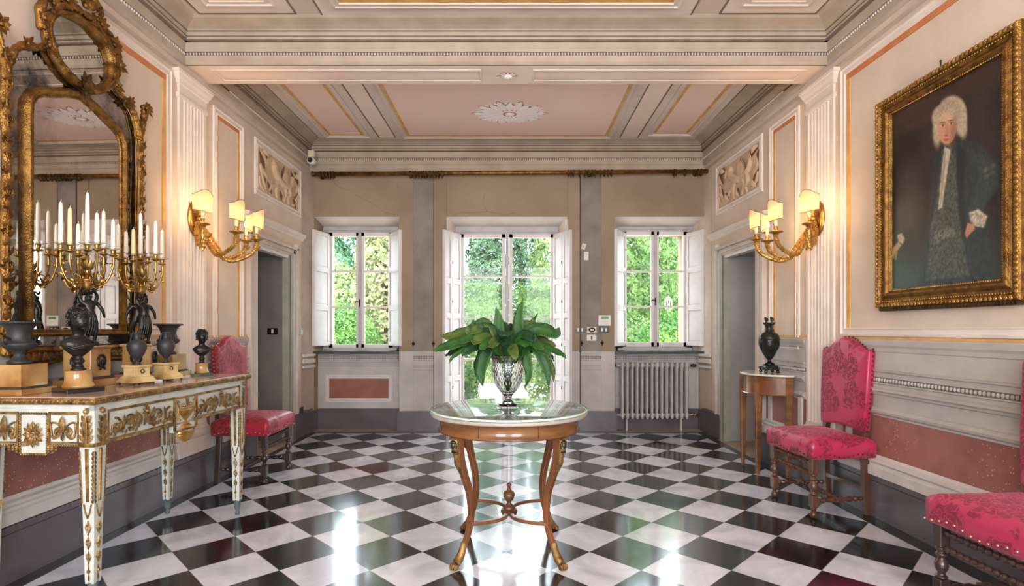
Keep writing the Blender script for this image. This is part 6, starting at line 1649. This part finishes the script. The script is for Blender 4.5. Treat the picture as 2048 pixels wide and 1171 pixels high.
def pf(m, o0, prof): ringprof(m, fpf, -HW-o0, HW+o0, PZ0-o0, PZ1+o0, prof)
m = MB(); pf(m, .112, [(0,0),(0,.055),(.006,.066),(.018,.07),(.030,.062),(.034,.05),(.058,.044),(.078,.058),(.09,.06),(.098,.046),(.104,.048),(.110,.040),(.112,.03)])
fr = m.build('gilded_frame', 'gold', proot)
def pbeads(m, o, st, r, n):
    y0, y1, z0, z1 = -HW-o, HW+o, PZ0-o, PZ1+o
    for i in range(int((y1-y0)/st)+1):
        for z in (z0, z1): m.ball(fpf(y0+i*st, z, n), r, 6, 4)
    for i in range(int((z1-z0)/st)+1):
        for y in (y0, y1): m.ball(fpf(y, z0+i*st, n), r, 6, 4)
m = MB(); pbeads(m, .005, .014, (.004,.0062,.0062), .045); m.build('inner_beading', 'gold_bright', fr)
m = MB(); pbeads(m, .098, .028, (.006,.013,.013), .066); pbeads(m, .074, .017, (.004,.006,.006), .053); m.build('outer_carving', 'gold_bright', fr)
m = MB(); m.prism([fpf(-HW-.085, PZ0-.112, 0), fpf(-HW-.085, PZ0-.112, .058), fpf(-HW-.085, PZ0-.135, .05), fpf(-HW-.085, PZ0-.135, 0)], (0, 2*HW+.17, 0))
for i in range(46):
    y = -HW-.075+i*(2*HW+.15)/45; m.leaf(fpf(y, PZ0-.114, .058), fpf(y+.006, PZ0-.134, .055), .018, (-1, 0, 0), .3, 3)
m.build('bottom_moulding', 'gold_dark', proot)
m = MB(); m.tube([fpf(.03, PZ1+.11, .01), fpf(.03, PZ1+.17, .008)], .003, 6); m.ball(fpf(.03, PZ1+.17, .01), .006); m.build('hanging_hook', 'iron', proot)
tag(proot, 'large dark portrait of a bewigged gentleman in a wide gilt frame', 'painting')

# ================================================================ WALL SCONCES
def sconce(label, W, side):
    n0 = .02; Yc, Zc = 4.37, 2.16; base = W(n0, Yc, Zc); r = empty('wall_sconce', base, 0 if side > 0 else PI)   # local +x = into the room
    # local y: for the left wall +y is away from the camera; mirrored on the right wall
    ys = 1 if side > 0 else -1
    m = MB(); m.lathe([(.0,.012),(.05,.014),(.06,.010),(.066,.014),(.085,.022),(.098,.020),(.106,.008),(.108,.0),(.0,.0)], 36, (0,0,0), Matrix.Rotation(PI/2, 3, 'Y')@Matrix.Scale(1.35, 3, Vector((1,0,0)))); m.build('oval_backplate', 'gold_bright', r)
    m = MB(); cl = lambda *p: p
    for i in range(8):
        a = 2*PI*i/8; m.leaf((.018, 0, 0), (.05, .05*math.cos(a), .07*math.sin(a)), .03, (1, 0, 0), .3, 5)
    m.lathe([(.0,.06),(.02,.055),(.028,.03),(.02,.012)], 14, (0,0,0), Matrix.Rotation(PI/2, 3, 'Y')); m.build('leaf_boss', 'gold_bright', r)
    # arms: (reach x, along y, cup z, swing low)
    A = [(.19, -.23, -.085, -.27, True), (.38, -.10, -.125, -.30, False), (.43, .13, -.145, -.33, False), (.26, .30, -.13, -.30, False)]
    for i, (ax, ay, cz, low, drop) in enumerate(A):
        ay *= ys; m = MB()
        if i == 0: P = bez([(.02, 0, -.03), (.06, ay*.4, -.12), (.12, ay*.75, -.22), (ax, ay*1.02, -.24), (ax+.02, ay, -.17), (ax, ay, cz-.03)], 6)
        else: P = bez([(.02, 0, -.02), (.07, ay*.12, -.10), (.13, ay*.3, -.22), (ax*.55, ay*.55, low), (ax*.9, ay*.9, low+.06), (ax, ay, cz-.04), (ax, ay, cz-.02)], 6)
        k = len(P); m.tube(P, [.0145 if j < k-3 else .010 for j in range(k)], 10)
        for j in range(0, k*3):                                  # rope twist
            q = j/(k*3)*(k-1); a = int(q); p = P[a]+(P[min(a+1, k-1)]-P[a])*(q-a); t = (P[min(a+1, k-1)]-P[max(a-1, 0)]).normalized(); u_ = t.cross(Vector((0,1,.3))).normalized(); v_ = t.cross(u_)
            for h in (0, PI): m.ball(p+u_*(.013*math.cos(j*.9+h))+v_*(.013*math.sin(j*.9+h)), .0065, 5, 4)
        e = Vector(P[int(k*.72)]); 
        for h in range(3): m.leaf(e, e+Vector((.02*(h-1)+.02, .03*(h-1), .045)), .03, (1, 0, .5), .3, 4)
        arm = m.build('scroll_arm', 'gold_bright', r)
        if drop:
            m = MB(); m.tube(bez([(ax, ay, cz-.03), (ax, ay, -.16), (ax+.004, ay, -.24), (ax, ay, -.275)], 5), [.014,.018,.022,.024,.024,.023,.022,.021,.02,.019,.018,.016,.014,.012,.010,.006], 10)
            for q in range(8):
                z = -.13-.018*q
                for h in range(4): a = h*PI/2+q*.5; m.leaf((ax+.016*math.cos(a), ay+.016*math.sin(a), z), (ax+.022*math.cos(a), ay+.022*math.sin(a), z-.035), .022, (math.cos(a), math.sin(a), 0), .3, 3)
            m.build('pendant_leaf', 'gold_bright', arm)
        m = MB(); m.lathe([(.010,cz-.03),(.02,cz-.024),(.024,cz-.014),(.03,cz-.01),(.050,cz-.004),(.054,cz+.002),(.048,cz+.006),(.02,cz+.006),(.014,cz+.012),(.018,cz+.028),(.016,cz+.045),(.012,cz+.045)], 22, (ax, ay, 0)); m.build('drip_pan', 'gold_bright', arm)
        m = MB(); m.lathe([(.0125,cz+.045),(.0125,cz+.105),(.008,cz+.108),(.0,cz+.108)], 14, (ax, ay, 0)); m.build('candle_tube', 'socket', arm)
        m = MB(); m.lathe([(.006,cz+.108),(.013,cz+.125),(.014,cz+.14),(.008,cz+.165),(.0,cz+.178)], 12, (ax, ay, 0)); m.build('bulb', 'bulb', arm)
        # shield-shaped half shade, standing on the outer side of the bulb
        fa = math.atan2(ay, ax)*.55; m = MB(); nn = 16; L = []
        for h in range(2):
            for q in (0, 1):
                ring = []
                for j in range(nn+1):
                    t = -1+2*j/nn; an = fa+t*1.25; top = cz+.225+.022*math.cos(t*PI*1.0)+.004; bot = cz+.088-.006*math.cos(t*PI)
                    rad = .074+.006*(q if h == 0 else 1-q)+(-.0015 if h else 0)
                    ring.append((ax-.028*math.cos(fa)+rad*math.cos(an), ay-.028*math.sin(fa)+rad*math.sin(an)*1.15, (bot if (q == 0) != (h == 1) else top)))
                L.append(ring)
        L = [L[0], L[1], L[2], L[3], L[0]]; m.loops(L, closed=False, smooth=False)
        sh = m.build('lamp_shade', 'shade_cloth', arm)
        for ringi in (0, 1):
            m = MB(); m.tube(L[ringi], .0022, 5); m.build('shade_braid', 'gilt_pale', sh)
        m = MB(); m.tube([(ax, ay, cz+.04), (ax+.03*math.cos(fa), ay+.03*math.sin(fa), cz+.07), (ax+.045*math.cos(fa), ay+.045*math.sin(fa), cz+.10)], .002, 5); m.build('shade_holder', 'brass', sh)
        w = Matrix.Rotation(0 if side > 0 else PI, 3, 'Z')@Vector((ax, ay, cz+.145))+Vector(base)
        lo = light('sconce_lamp', 'POINT', w, (0,0,0), SCONCE_W, (1, .66, .34), shadow_soft_size=.015); 
    return tag(r, label, 'wall lamp')
SCONCE_W = 7.5
sconce('gilt four-branch wall sconce with cream shades lit on the left wall', WL, 1)
sconce('gilt four-branch wall sconce with cream shades lit on the right wall', WR, -1)
